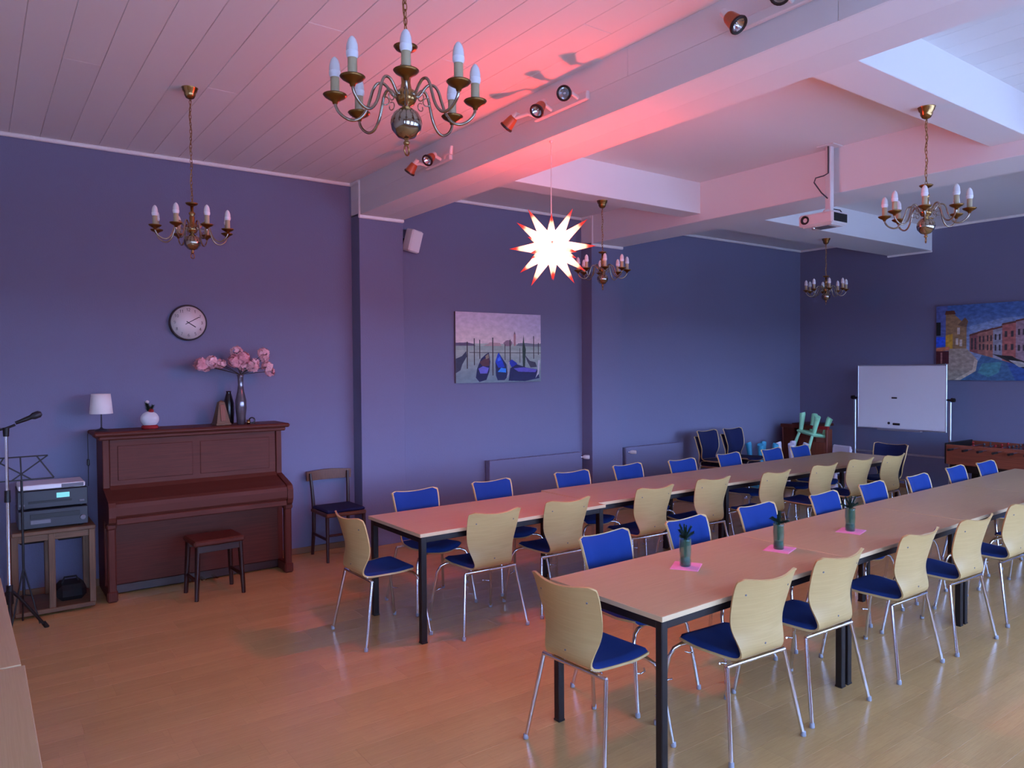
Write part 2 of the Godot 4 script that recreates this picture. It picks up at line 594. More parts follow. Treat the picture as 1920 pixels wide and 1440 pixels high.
	# boarded field beyond the second cross beam
	for f in [[AX[1], BX[0]], [BX[1], XR]]:
		x = f[0]
		while x < f[1] - 0.01:
			var x1 := minf(x + bw, f[1] + 0.01)
			part(ce, "board", bx(Vector3(x + 0.0008, HC, 4.85), Vector3(x1 - 0.0008, HC + 0.016, ZW + 0.02), 0.003), M.ceiling if k % 3 else M.ceiling_b)
			x += bw
			k += 1
		part(ce, "backing", bx(Vector3(f[0] - 0.05, HC + 0.010, 4.85), Vector3(f[1] + 0.05, HC + 0.05, ZW + 0.05)), M.ceiling_b)

	# white cover strips along the wall tops
	var t := 0.032
	var strips := [
		[Vector3(XL, HL - t, 0), Vector3(AX[0], HL, t), "along the top of the piano wall"],
		[Vector3(AX[0] - t * 0.7, HL - t, 0), Vector3(AX[0], HL, PZ + 0.01), "over the side of the pillar by the piano"],
		[Vector3(AX[0] - 0.012, YB - t, PZ - 0.002), Vector3(AX[0] + 0.012, HL, PZ + 0.03), "upright at the beam end above the pillar by the piano"],
		[Vector3(AX[0] - 0.012, YB - t, PZ - 0.005), Vector3(AX[1] + 0.005, YB + 0.004, PZ + t * 0.8), "across the pillar by the piano, under the beam"],
		[Vector3(AX[1], HL - t, 0), Vector3(BX[0], HL, t), "along the wall top above the gondola picture"],
		[Vector3(BX[0] - t * 0.7, HL - t, 0), Vector3(BX[0], HL, PZ + 0.01), "over the side of the pillar between the radiators"],
		[Vector3(BX[0] - 0.012, YB - t, PZ - 0.002), Vector3(BX[0] + 0.012, HL, PZ + 0.03), "upright at the beam end above the pillar between radiators"],
		[Vector3(BX[0] - 0.012, YB - t, PZ - 0.005), Vector3(BX[1] + 0.005, YB + 0.004, PZ + t * 0.8), "across the pillar between the radiators, under the beam"],
		[Vector3(BX[1], HL - t, 0), Vector3(XR, HL, t), "along the wall top above the two stacked chairs"],
		[Vector3(XR - t, HL - t, 0), Vector3(XR, HL, 1.48), "short length in the corner of the end wall"],
		[Vector3(XR - t, 3.4605 - t * 0.8, 1.46), Vector3(XR, 3.465, 2.10), "under the cross beam on the end wall"],
		[Vector3(XR - t, HC - t, 2.09), Vector3(XR, HC, 4.7), "along the end wall above the canal picture"],
	]
	n = 1
	for s in strips:
		struct("trim_%d" % n, bx(s[0], s[1], 0.008), M.trim, "white ceiling cover strip " + s[2], "trim")
		n += 1
	struct("baseboard_back", bx(Vector3(XL, 0, -0.01), Vector3(XR, 0.06, 0.016), 0.004), M.skirting, "low brown wooden skirting along the piano wall", "skirting")
	struct("baseboard_right", bx(Vector3(XR - 0.016, 0, 0), Vector3(XR + 0.01, 0.06, ZW), 0.004), M.skirting, "low brown wooden skirting along the end wall", "skirting")

# ================================================================ chairs and tables
func cr(arr: Array, t: float) -> float:
	# Catmull-Rom through evenly spaced values, t in 0..1
	var n := arr.size() - 1
	var f := clampf(t, 0, 1) * n
	var i := mini(int(f), n - 1)
	var k := f - i
	var p0: float = arr[maxi(i - 1, 0)]
	var p1: float = arr[i]
	var p2: float = arr[i + 1]
	var p3: float = arr[mini(i + 2, n)]
	return cubic_interpolate(p1, p2, p0, p3, k)

const SZ := [-0.285, -0.258, -0.236, -0.222, -0.219, -0.221, -0.212, -0.175, -0.115, -0.040, 0.040, 0.115, 0.170, 0.205]
const SY := [0.862, 0.785, 0.705, 0.640, 0.580, 0.525, 0.477, 0.448, 0.440, 0.438, 0.440, 0.446, 0.444, 0.424]
const SW := [0.212, 0.210, 0.203, 0.192, 0.177, 0.161, 0.150, 0.152, 0.170, 0.190, 0.202, 0.202, 0.188, 0.150]

func shell_point(t: float, s: float) -> Vector3:
	var w := cr(SW, t)
	var up := smoothstep(0.52, 0.25, t)
	var seat := smoothstep(0.5, 0.72, t)
	var p := Vector3(s * w, cr(SY, t), cr(SZ, t))
	p.z += up * 0.045 * s * s
	p.y += up * smoothstep(0.12, 0.0, t) * (0.030 * s * s - 0.026) + seat * 0.016 * s * s
	# rounded corners at the top and round front
	var e := smoothstep(0.72, 1.0, absf(s))
	p.y -= smoothstep(0.05, 0.0, t) * 0.022 * e * e
	p.z -= smoothstep(0.86, 1.0, t) * 0.05 * s * s
	return p

func shell_normal(t: float, s: float) -> Vector3:
	var e := 0.004
	var a := shell_point(minf(t + e, 1), s) - shell_point(maxf(t - e, 0), s)
	var b := shell_point(t, minf(s + e, 1)) - shell_point(t, maxf(s - e, -1))
	return a.cross(b).normalized()   # towards the sitter

func shell_solid(t0: float, t1: float, ws: float, nt: int, ns: int, lo: float, hi: float, soft: bool) -> G:
	var g := G.new()
	var top := []
	var bot := []
	for i in nt + 1:
		var a := []
		var b := []
		for j in ns + 1:
			var f := float(i) / nt
			var s := (2.0 * j / ns - 1.0)
			var t := lerpf(t0, t1, f)
			var nrm := shell_normal(t, s * ws)
			var p := shell_point(t, s * ws)
			var h := hi
			if soft:
				var d := minf(minf(f, 1 - f) * 9.0, (1 - absf(s)) * 7.0)
				h = lerpf(lo + 0.002, hi, sqrt(clampf(d, 0, 1)))
			a.append(p + nrm * h)
			b.append(p + nrm * lo)
		top.append(a)
		bot.append(b)
	g.sg = 1
	for i in nt:
		for j in ns:
			g.quad(top[i][j], top[i + 1][j], top[i + 1][j + 1], top[i][j + 1])
			g.quad(bot[i][j], bot[i][j + 1], bot[i + 1][j + 1], bot[i + 1][j])
	g.sg = 2
	for i in nt:
		g.quad(bot[i][0], bot[i + 1][0], top[i + 1][0], top[i][0])
		g.quad(top[i][ns], top[i + 1][ns], bot[i + 1][ns], bot[i][ns])
	for j in ns:
		g.quad(top[0][j], top[0][j + 1], bot[0][j + 1], bot[0][j])
		g.quad(bot[nt][j], bot[nt][j + 1], top[nt][j + 1], top[nt][j])
	return g

func make_chair(pad: Material) -> Node3D:
	var c := thing("stacking_chair", "chair", "chair")
	var sh := part(c, "shell", shell_solid(0.0, 1.0, 1.0, 34, 12, -0.0055, 0.0055, false), M.beech)
	var pb := part(c, "back_pad", shell_solid(0.010, 0.50, 0.955, 18, 12, 0.004, 0.014, true), pad)
	var ps := part(c, "seat_pad", shell_solid(0.505, 0.985, 0.955, 18, 12, 0.004, 0.020, true), pad)
	for q in [[0.085, 0.72], [0.085, -0.72], [0.40, 0.0]]:
		var g := G.new()
		var p := shell_point(q[0], q[1])
		var nn := shell_normal(q[0], q[1])
		g.cyl(p - nn * 0.0045, p - nn * 0.0075, 0.0055, 0.0045, 10)
		part(sh, "bolt", g, M.grey)
	for s in [-1.0, 1.0]:
		var r := G.new()
		r.tube([Vector3(s * 0.262, 0.008, -0.245), Vector3(s * 0.206, 0.424, -0.172)], 0.0105, 10)
		var lr := part(c, "leg", r, M.chrome)
		var f := G.new()
		f.tube([Vector3(s * 0.262, 0.008, 0.240), Vector3(s * 0.234, 0.30, 0.196), Vector3(s * 0.226, 0.365, 0.184), Vector3(s * 0.205, 0.405, 0.172), Vector3(s * 0.165, 0.423, 0.160), Vector3(s * 0.09, 0.4255, 0.142)], 0.0105, 10)
		# coupling hook on the front leg
		f.tube([Vector3(s * 0.243, 0.215, 0.205), Vector3(s * 0.222, 0.215, 0.225), Vector3(s * 0.190, 0.222, 0.228), Vector3(s * 0.176, 0.228, 0.210)], 0.005, 6)
		var lf := part(c, "leg", f, M.chrome)
		var ga := G.new()
		ga.lathe([Vector2(0, 0), Vector2(0.012, 0), Vector2(0.0135, 0.004), Vector2(0.0125, 0.024), Vector2(0, 0.024)], 10, Vector3(s * 0.2625, 0, -0.246))
		part(lr, "glide", ga, M.glide)
		var gb := G.new()
		gb.lathe([Vector2(0, 0), Vector2(0.012, 0), Vector2(0.0135, 0.004), Vector2(0.0125, 0.024), Vector2(0, 0.024)], 10, Vector3(s * 0.2625, 0, 0.241))
		part(lf, "glide", gb, M.glide)
	var fr := G.new()
	fr.tube([Vector3(-0.210, 0.425, -0.172), Vector3(0.210, 0.425, -0.172)], 0.0105, 10)
	fr.tube([Vector3(-0.09, 0.4255, 0.142), Vector3(0.09, 0.4255, 0.142)], 0.0105, 10)
	for s in [-0.09, 0.09]:
		fr.tube([Vector3(s, 0.424, -0.172), Vector3(s, 0.424, -0.02), Vector3(s, 0.4255, 0.142)], 0.009, 8)
	part(c, "frame", fr, M.chrome)
	return c

func make_table(length: float, depth: float) -> Node3D:
	var t := thing("table", "table", "table")
	var l := length / 2
	var d := depth / 2
	part(t, "tabletop", bx(Vector3(-l + 0.002, 0.716, -d + 0.002), Vector3(l - 0.002, 0.740, d - 0.002), 0.0015), M.table)
	var e := G.new()
	for s in [-1.0, 1.0]:
		e.box(Vector3(s * (l - 0.001), 0.728, 0), Vector3(0.004, 0.0235, depth), 0.001)
		e.box(Vector3(0, 0.728, s * (d - 0.001)), Vector3(length, 0.0235, 0.004), 0.001)
	part(t, "edge_band", e, M.table_edge, Vector3.ZERO, "pale edge band")
	for s in [-1.0, 1.0]:
		part(t, "apron", bx(Vector3(-l + 0.05, 0.674, s * (d - 0.026) - 0.012), Vector3(l - 0.05, 0.716, s * (d - 0.026) + 0.012), 0.003), M.steel_dark)
		part(t, "apron", bx(Vector3(s * (l - 0.026) - 0.012, 0.674, -d + 0.05), Vector3(s * (l - 0.026) + 0.012, 0.716, d - 0.05), 0.003), M.steel_dark)
	for sx in [-1.0, 1.0]:
		for sz in [-1.0, 1.0]:
			var g := G.new()
			g.box(Vector3(sx * (l - 0.032), 0.362, sz * (d - 0.032)), Vector3(0.040, 0.708, 0.040), 0.004)
			g.box(Vector3(sx * (l - 0.032), 0.006, sz * (d - 0.032)), Vector3(0.044, 0.012, 0.044), 0.003)
			part(t, "leg", g, M.steel_dark)
	return t

const ORD := ["first", "second", "third", "fourth", "fifth", "sixth", "seventh", "eighth", "ninth"]

func build_tables_and_chairs() -> void:
	# tables: window row, then wall row
	var t0 := make_table(1.585, 0.757)
	var a := 0.0253
	var o := Vector3(1.3967, 0, 4.9345)
	var ex := Vector3(cos(a), 0, -sin(a))
	var ez := Vector3(sin(a), 0, cos(a))
	var tl := [
		"dark-framed beech table heading the window row, nearest jar on it",
		"second beech table of the window row, holding two fir jars",
		"third beech table of the window row, bare, beyond the jars",
		"fourth beech table of the window row, bare, nearest the football table"]
	for i in 4:
		var p := o + ex * (1.590 * i + 0.7925 + (0.007 if i > 1 else 0.0)) - ez * 0.3785
		if i == 0:
			t0.position = p
			t0.rotation.y = a
			t0.set_meta("label", tl[0])
			t0.set_meta("group", "beech tables of the window row")
		else:
			dup(t0, tl[i], p, a, "beech tables of the window row")
	var wl := [
		"beech table heading the wall row, reddened by the star light",
		"second beech table of the wall row, set back from the first",
		"third beech table of the wall row, before the stacked navy chairs",
		"fourth beech table of the wall row, nearest the whiteboard"]
	dup(t0, wl[0], Vector3(1.3372 + 0.84, 0, 2.4716), 0.0104, "beech tables of the wall row").scale = Vector3(1.682 / 1.585, 1, 0.776 / 0.757)
	for i in 3:
		dup(t0, wl[i + 1], Vector3(3.03 + 0.7925 + 1.59 * i, 0, 2.395 + 0.02 * i), -0.012, "beech tables of the wall row")

	var c0 := make_chair(M.pad)
	var first := true
	# origins: seat centre on the floor; turn 0 faces the window wall
	var rows := [
		[[2.024, 2.651, 3.508, 4.212, 5.03, 5.78], [4.80, 4.80, 4.805, 4.83, 4.80, 4.81], PI, "beech chair, wooden back to the windows, %s from the piano end, window row", "chairs on the window side of the window row"],
		[[2.004, 2.707, 3.444, 4.263, 5.018, 5.752, 6.588, 7.189], [4.175, 4.194, 4.186, 4.212, 4.181, 4.208, 4.164, 4.191], 0.0, "chair showing its blue back pad, %s from the piano end, window row", "chairs on the far side of the window row"],
		[[1.882, 2.564, 3.50, 4.259, 5.024, 5.815, 6.535, 7.11], [2.727, 2.70, 2.706, 2.698, 2.802, 2.814, 2.800, 2.851], PI, "beech chair, wooden back to the windows, %s from the piano end, wall row", "chairs on the window side of the wall row"],
		[[1.856, 2.626, 3.516, 4.288, 5.001, 5.818, 6.578, 7.11], [2.10, 2.08, 2.10, 2.07, 2.15, 2.12, 2.15, 2.175], 0.0, "chair showing its blue back pad, %s from the piano end, wall row", "chairs along the wall side of the wall row"],
	]
	for r in rows:
		for i in r[0].size():
			var turn: float = r[2] + rng.randf_range(-0.04, 0.04) + 0.035 * (1 if r[2] > 1 else -1) * -1
			var p := Vector3(r[0][i], 0, r[1][i])
			var lab: String = r[3] % ORD[i]
			if first:
				c0.position = p
				c0.rotation.y = turn
				c0.set_meta("label", lab)
				c0.set_meta("group", r[4])
				first = false
			else:
				dup(c0, lab, p, turn, r[4])
	dup(c0, "beech chair with blue seat heading the window row, its back to the piano", Vector3(1.42, 0, 4.50), PI / 2 + 0.07)
	dup(c0, "beech chair with blue seat heading the wall row, near the old wooden chair", Vector3(1.245, 0, 2.475), PI / 2 + 0.02)
	var cd := make_chair(M.navy)
	cd.position = Vector3(7.95, 0, 2.50)
	cd.rotation.y = -PI / 2
	cd.set_meta("label", "dark navy padded chair at the end of the wall row below the whiteboard")
	cd.set_meta("group", "dark navy padded chairs")
	# two stacks of two by the wall
	for s in [[7.25, "nearer the radiator"], [7.815, "nearer the mint chair"]]:
		for k in 2:
			dup(cd, "navy padded chair, %s of the stacked pair by the wall, %s" % [["lower", "upper"][k], s[1]], Vector3(s[0], 0.080 * k, 0.60 + 0.045 * k), 0.0, "dark navy chairs stacked by the wall")

# ================================================================ chandeliers, star, spots
func ring_pts(c: Vector3, r: float, ax: Vector3, ay: Vector3, n: int) -> Array:
	var a := []
	for k in n:
		var w := TAU * k / n
		a.append(c + ax * cos(w) * r + ay * sin(w) * r)
	return a

func make_chandelier(drop: float, phase: float) -> Node3D:
	# origin: centre of the ball; drop: from there to the ceiling
	var c := thing("chandelier", "chandelier", "chandelier")
	var b := G.new()
	b.lathe([Vector2(0, -0.058), Vector2(0.012, -0.056), Vector2(0.030, -0.050), Vector2(0.050, -0.026), Vector2(0.055, -0.004), Vector2(0.052, 0.014), Vector2(0.042, 0.032), Vector2(0.026, 0.044), Vector2(0.014, 0.050), Vector2(0, 0.052)], 28)
	part(c, "ball", b, M.nickel)
	var col := G.new()
	col.lathe([Vector2(0, 0.045), Vector2(0.014, 0.047), Vector2(0.013, 0.056), Vector2(0.028, 0.062), Vector2(0.036, 0.078), Vector2(0.037, 0.098), Vector2(0.030, 0.108), Vector2(0.020, 0.114), Vector2(0.016, 0.135), Vector2(0.018, 0.165), Vector2(0.013, 0.175), Vector2(0.021, 0.185), Vector2(0.021, 0.194), Vector2(0.011, 0.202), Vector2(0.009, 0.250), Vector2(0, 0.252)], 20)
	part(c, "column", col, M.brass)
	var tp := G.new()
	tp.lathe([Vector2(0, 0.238), Vector2(0.012, 0.239), Vector2(0.034, 0.249), Vector2(0.042, 0.259), Vector2(0.040, 0.260), Vector2(0.028, 0.252), Vector2(0, 0.250)], 20)
	part(c, "top_disc", tp, M.pan)
	var fin := G.new()
	fin.lathe([Vector2(0, -0.080), Vector2(0.008, -0.078), Vector2(0.012, -0.070), Vector2(0.006, -0.062), Vector2(0.012, -0.055), Vector2(0, -0.052)], 14)
	fin.tube(ring_pts(Vector3(0, -0.096, 0), 0.017, Vector3.RIGHT.rotated(Vector3.UP, 0.6), Vector3.UP, 18), 0.0028, 6, true)
	part(c, "ring_finial", fin, M.brass)
	var chain := G.new()
	var y := 0.262
	var k := 0
	while y < drop - 0.07:
		var ax := Vector3.RIGHT if k % 2 else Vector3.BACK
		var pts := []
		for q in 12:
			var w := TAU * q / 12
			pts.append(Vector3(0, y + 0.012, 0) + ax * cos(w) * 0.0062 + Vector3.UP * sin(w) * 0.0155)
		chain.tube(pts, 0.0019, 5, true)
		y += 0.0245
		k += 1
	var cable := []
	for q in 25:
		var f := q / 24.0
		cable.append(Vector3(sin(f * 22.0) * 0.007, lerpf(0.25, drop - 0.03, f), cos(f * 19.0) * 0.007))
	chain.tube(cable, 0.0022, 5)
	part(c, "chain", chain, M.brass).set_meta("kind", "stuff")
	var cn := G.new()
	cn.lathe([Vector2(0, drop - 0.075), Vector2(0.010, drop - 0.074), Vector2(0.026, drop - 0.066), Vector2(0.036, drop - 0.048), Vector2(0.038, drop - 0.030), Vector2(0.046, drop - 0.022), Vector2(0.050, drop - 0.004), Vector2(0.054, drop), Vector2(0, drop)], 24)
	part(c, "canopy", cn, M.brass)
	# one arm, then seven more like it
	var ag := G.new()
	var pa := [Vector2(0.028, 0.084), Vector2(0.045, 0.092), Vector2(0.060, 0.114), Vector2(0.078, 0.130), Vector2(0.098, 0.128), Vector2(0.112, 0.108), Vector2(0.122, 0.075), Vector2(0.136, 0.036), Vector2(0.158, 0.008), Vector2(0.184, 0.0), Vector2(0.210, 0.010), Vector2(0.229, 0.028), Vector2(0.238, 0.046), Vector2(0.240, 0.060)]
	var a3 := []
	for i in 40:
		var t := i / 39.0
		a3.append(Vector3(cr(pa.map(func(p): return p.x), t), cr(pa.map(func(p): return p.y), t), 0))
	ag.tube(a3, 0.0052, 8)
	ag.lathe([Vector2(0, 0), Vector2(0.009, 0.003), Vector2(0.009, 0.012), Vector2(0, 0.015)], 10, Vector3(0.036, 0.082, 0))
	# little scroll under the arm
	var sc := []
	for i in 16:
		var w := i / 15.0 * TAU * 0.9
		var rr := 0.016 - 0.006 * i / 15.0
		sc.append(Vector3(0.072 + cos(w + 1.2) * rr, 0.070 + sin(w + 1.2) * rr, 0))
	ag.tube(sc, 0.0022, 5)
	var am := ag.done()
	var pg := G.new()
	pg.lathe([Vector2(0, 0.080), Vector2(0.008, 0.081), Vector2(0.010, 0.089), Vector2(0.020, 0.095), Vector2(0.034, 0.103), Vector2(0.041, 0.111), Vector2(0.040, 0.1125), Vector2(0.032, 0.106), Vector2(0.018, 0.101), Vector2(0, 0.100)], 20, Vector3(0.240, -0.028, 0))
	var pm := pg.done()
	var sl := G.new()
	sl.lathe([Vector2(0, 0.099), Vector2(0.0155, 0.099), Vector2(0.0150, 0.170), Vector2(0.0135, 0.172), Vector2(0, 0.172)], 16, Vector3(0.240, -0.028, 0))
	var sm := sl.done()
	var bl := G.new()
	bl.lathe([Vector2(0.010, 0.168), Vector2(0.0165, 0.175), Vector2(0.0185, 0.186), Vector2(0.0190, 0.192), Vector2(0.0190, 0.201), Vector2(0.0176, 0.214), Vector2(0.0138, 0.227), Vector2(0.0080, 0.236), Vector2(0.003, 0.240), Vector2(0, 0.2405)], 16, Vector3(0.240, -0.028, 0))
	var bm := bl.done()
	var bn := G.new()
	bn.lathe([Vector2(0.0158, 0.170), Vector2(0.0194, 0.178), Vector2(0.0200, 0.190), Vector2(0.0192, 0.1915), Vector2(0.015, 0.1915)], 16, Vector3(0.240, -0.028, 0))
	var nm := bn.done()
	for i in 8:
		var arm := part(c, "arm", am, M.nickel)
		arm.rotation.y = phase + TAU * i / 8
		part(arm, "drip_pan", pm, M.pan)
		part(arm, "candle_sleeve", sm, M.sleeve)
		part(arm, "bulb", bm, M.bulb)
		part(arm, "bulb_collar", nm, M.bulb_neck)
	return c

func build_lamps() -> void:
	# the arms start on local +x; phase turns them so that they stand as in the photograph
	var list := [
		[Vector3(0.211, 2.688, 4.85), HL, 62.1 + 90, "large brass candle chandelier nearest the camera, hung above the end of the window row"],
		[Vector3(0.196, 2.70, 1.82), HL, 79.0 + 90 + 20, "brass candle chandelier hung in front of the wall clock"],
		[Vector3(4.0, 2.70, 1.78), 3.4605, 75.0 + 22.5, "brass candle chandelier just behind the red star"],
		[Vector3(3.99, 2.735, 4.838), 3.4943, 60.0 + 8, "brass candle chandelier beside the ceiling projector"],
		[Vector3(7.9, 2.72, 1.80), 3.4605, 70.0 + 15, "brass candle chandelier in the dim corner above the end wall"],
	]
	for q in list:
		var c := make_chandelier(q[1] - q[0].y, deg_to_rad(q[2]))
		c.position = q[0]
		c.set_meta("label", q[3])
		c.set_meta("group", "brass candle chandeliers")

	# red many-pointed star
	var sc := Vector3(2.202, 2.655, 3.20)
	var st := thing("star_pendant", "glowing red many-pointed paper star lamp hung under the ceiling beam", "star lamp", sc)
	var qn := Quaternion(0.424, 0.2643, -0.7294, 0.4673).normalized()
	var bs := Basis(qn)
	var h := 0.031
	var f := h * (1.0 + sqrt(2.0))
	var dirs := []
	for i in 3:
		for s in [1.0, -1.0]:
			var v := Vector3.ZERO
			v[i] = s
			dirs.append([v, 4, 0.325])
			for t in [1.0, -1.0]:
				var v2 := Vector3.ZERO
				v2[i] = s
				v2[(i + 1) % 3] = t
				dirs.append([v2.normalized(), 4, 0.305])
	for i in 8:
		dirs.append([Vector3(1 if i & 1 else -1, 1 if i & 2 else -1, 1 if i & 4 else -1).normalized(), 3, 0.19])
	# corners of the solid whose faces carry the points
	var corners := []
	for i in 3:
		for a in [1.0, -1.0]:
			for b in [1.0, -1.0]:
				for c in [1.0, -1.0]:
					var v := Vector3(a * h, b * h, c * h)
					v[i] = v[i] / h * f
					corners.append(v)
	var kk := 0
	for d in dirs:
		var dir: Vector3 = d[0]
		var near := corners.duplicate()
		near.sort_custom(func(p, q): return p.dot(dir) > q.dot(dir))
		var ring := near.slice(0, d[1])
		var mid := Vector3.ZERO
		for p in ring: mid += p / ring.size()
		var rx: Vector3 = (ring[0] - mid).normalized()
		var ry := dir.cross(rx)
		ring.sort_custom(func(p, q): return atan2((p - mid).dot(ry), (p - mid).dot(rx)) < atan2((q - mid).dot(ry), (q - mid).dot(rx)))
		var g := G.new()
		g.xf = Transform3D(bs, Vector3.ZERO)
		g.sg = -1
		var tip: Vector3 = dir * (d[2] + 0.012 * sin(kk * 2.4))
		for i in ring.size():
			var p: Vector3 = ring[i]
			var q: Vector3 = ring[(i + 1) % ring.size()]
			g.tri(p, q, tip, Vector2(0, 0.02), Vector2(1, 0.02), Vector2(0.5, 0.98))
			g.tri(q, p, -dir * 0.012, Vector2(0, 0.02), Vector2(1, 0.02), Vector2(0.5, 0.02))
		part(st, "star_point", g, M.star)
		kk += 1
	var cg := G.new()
	cg.tube([Vector3(0, 0.10, 0), Vector3(-0.004, 0.30, 0), Vector3(0, YB - sc.y + 0.002, 0)], 0.003, 6)
	cg.lathe([Vector2(0, 0), Vector2(0.014, 0), Vector2(0.012, 0.012), Vector2(0, 0.013)], 10, Vector3(0, YB - sc.y - 0.012, 0))
	part(st, "cord", cg, M.cream_cable)
	var lamp := OmniLight3D.new()
	lamp.name = "star_glow"
	lamp.light_color = Color(1.0, 0.13, 0.11)
	lamp.light_energy = 1.5
	lamp.light_size = 0.06
	lamp.omni_range = 20.0
	lamp.omni_attenuation = 2.0
	lamp.shadow_enabled = true
	st.add_child(lamp)

	# spotlights on the beam: rail, three wooden heads each
	var racks := [
		[3.38, [[2.985, Vector3(-0.35, -0.75, -0.75)], [3.30, Vector3(-0.75, -0.75, 0.25)], [3.565, Vector3(-0.80, -0.30, 0.50)]], "rail with three wooden spotlights on the beam beside the red star"],
		[1.80, [[1.56, Vector3(-0.3, -0.8, -0.6)], [1.86, Vector3(-0.75, -0.6, 0.35)]], "rail with two wooden spotlights on the beam end by the pillar"],
		[5.02, [[4.80, Vector3(0.05, -0.75, 0.70)], [5.09, Vector3(-0.8, -0.45, 0.45)], [5.36, Vector3(-0.5, -0.8, 0.3)]], "rail with wooden spotlights on the beam near the window wall"],
	]
	for r in racks:
		var zc: float = r[0]
		var y := 3.545
		var t := thing("spot_rail", r[2], "spotlight", Vector3(AX[0], y, zc), 0, "rails of wooden spotlights")
		var hl := 0.27 if r[1].size() == 3 else 0.20
		part(t, "rail", bx(Vector3(-0.030, -0.028, -hl), Vector3(0.0, 0.028, hl), 0.006), M.plastic_white)
		if r[1].size() == 2:
			var knob := G.new()
			knob.tube([Vector3(-0.03, 0, 0.12), Vector3(-0.075, 0.0, 0.20), Vector3(-0.08, 0.01, 0.30)], 0.012, 8)
			knob.cyl(Vector3(-0.08, -0.02, 0.30), Vector3(-0.08, 0.045, 0.31), 0.016, 0.014, 10)
			part(t, "bracket", knob, M.plastic_white)
		for hd in r[1]:
			var z: float = hd[0] - zc
			var dir: Vector3 = (hd[1] as Vector3).normalized()
			var piv := Vector3(-0.115, 0.012, z)
			var arm := G.new()
			arm.tube([Vector3(-0.02, 0.0, clampf(z, -hl + 0.03, hl - 0.03)), Vector3(-0.075, 0.02, clampf(z, -hl, hl)), piv], 0.013, 10)
			arm.cyl(piv - dir * 0.004, piv - dir * 0.055, 0.022, 0.020, 12)
			var ao := part(t, "arm", arm, M.plastic_white)
			var hx := G.new()
			var xa := Vector3.UP.cross(dir).normalized()
			hx.xf = Transform3D(Basis(xa, dir, xa.cross(dir)), piv)
			hx.lathe([Vector2(0, -0.014), Vector2(0.027, -0.012), Vector2(0.032, 0.0), Vector2(0.041, 0.060), Vector2(0.046, 0.070), Vector2(0.034, 0.070)], 20)
			var head_ := part(ao, "spot_head", hx, M.copper)
			var rim := G.new()
			rim.xf = hx.xf
			rim.lathe([Vector2(0.0455, 0.064), Vector2(0.049, 0.073), Vector2(0.047, 0.080), Vector2(0.036, 0.080), Vector2(0.034, 0.070)], 20)
			part(ao, "rim", rim, M.spot_rim)
			var rf := G.new()
			rf.xf = hx.xf
			rf.lathe([Vector2(0, 0.042), Vector2(0.013, 0.046), Vector2(0.027, 0.060), Vector2(0.036, 0.075)], 18)
			rf.ball(Vector3(0, 0.052, 0), Vector3(0.010, 0.012, 0.010), 10, 6)
			part(ao, "reflector", rf, M.reflector)

	# ceiling projector
	var pj := thing("ceiling_mounted_projector", "white video projector on a white ceiling pole", "projector", Vector3(5.10, 3.115, 3.45))
	var top := HC - 3.115
	part(pj, "ceiling_plate", bx(Vector3(0.02, top - 0.012, -0.08), Vector3(0.18, top, 0.08), 0.004), M.plastic_white)
	var pole := G.new()
	pole.box(Vector3(0.10, (top + 0.09) / 2, 0), Vector3(0.055, top - 0.09, 0.055), 0.006)
	pole.tube([Vector3(0.10, 0.10, 0), Vector3(0.03, 0.085, 0), Vector3(0.0, 0.05, 0)], 0.018, 8)
	part(pj, "pole", pole, M.plastic_white)
	var body := G.new()
	body.box(Vector3(0, 0, 0), Vector3(0.255, 0.105, 0.325), 0.014)
	body.box(Vector3(0, -0.056, 0), Vector3(0.20, 0.012, 0.27), 0.004)
	part(pj, "body", body, M.plastic_white)
	var ln := G.new()
	ln.xf = Transform3D(Basis(Vector3.BACK, PI / 2), Vector3(-0.126, 0.002, -0.095))
	ln.lathe([Vector2(0, -0.004), Vector2(0.026, -0.004), Vector2(0.037, 0.0), Vector2(0.039, 0.012), Vector2(0.032, 0.013), Vector2(0.026, 0.002), Vector2(0, 0.0)], 20)
	part(pj, "lens", ln, M.black)
	part(pj, "vent", bx(Vector3(-0.105, -0.035, 0.158), Vector3(0.105, 0.038, 0.166), 0.003), M.black_matt)
	part(pj, "base_hatch", bx(Vector3(-0.07, -0.066, -0.06), Vector3(0.06, -0.060, 0.09), 0.002), M.grey)
	var ft := G.new()
	ft.lathe([Vector2(0, -0.085), Vector2(0.014, -0.085), Vector2(0.014, -0.06), Vector2(0, -0.058)], 12, Vector3(-0.10, 0, -0.03))
	part(pj, "foot", ft, M.chrome)
	var cb := G.new()
	cb.tube([Vector3(0.06, top - 0.01, 0.01), Vector3(0.062, top - 0.25, 0.01), Vector3(0.04, top - 0.27, -0.02), Vector3(-0.02, top - 0.29, -0.06), Vector3(-0.03, top - 0.33, -0.07), Vector3(0.02, top - 0.42, -0.03), Vector3(0.07, top - 0.47, 0.0)], 0.006, 6)
	cb.tube([Vector3(0.12, 0.11, 0.03), Vector3(0.12, 0.09, 0.09), Vector3(0.10, 0.055, 0.12)], 0.005, 6)
	part(pj, "cable", cb, M.dark_grey)

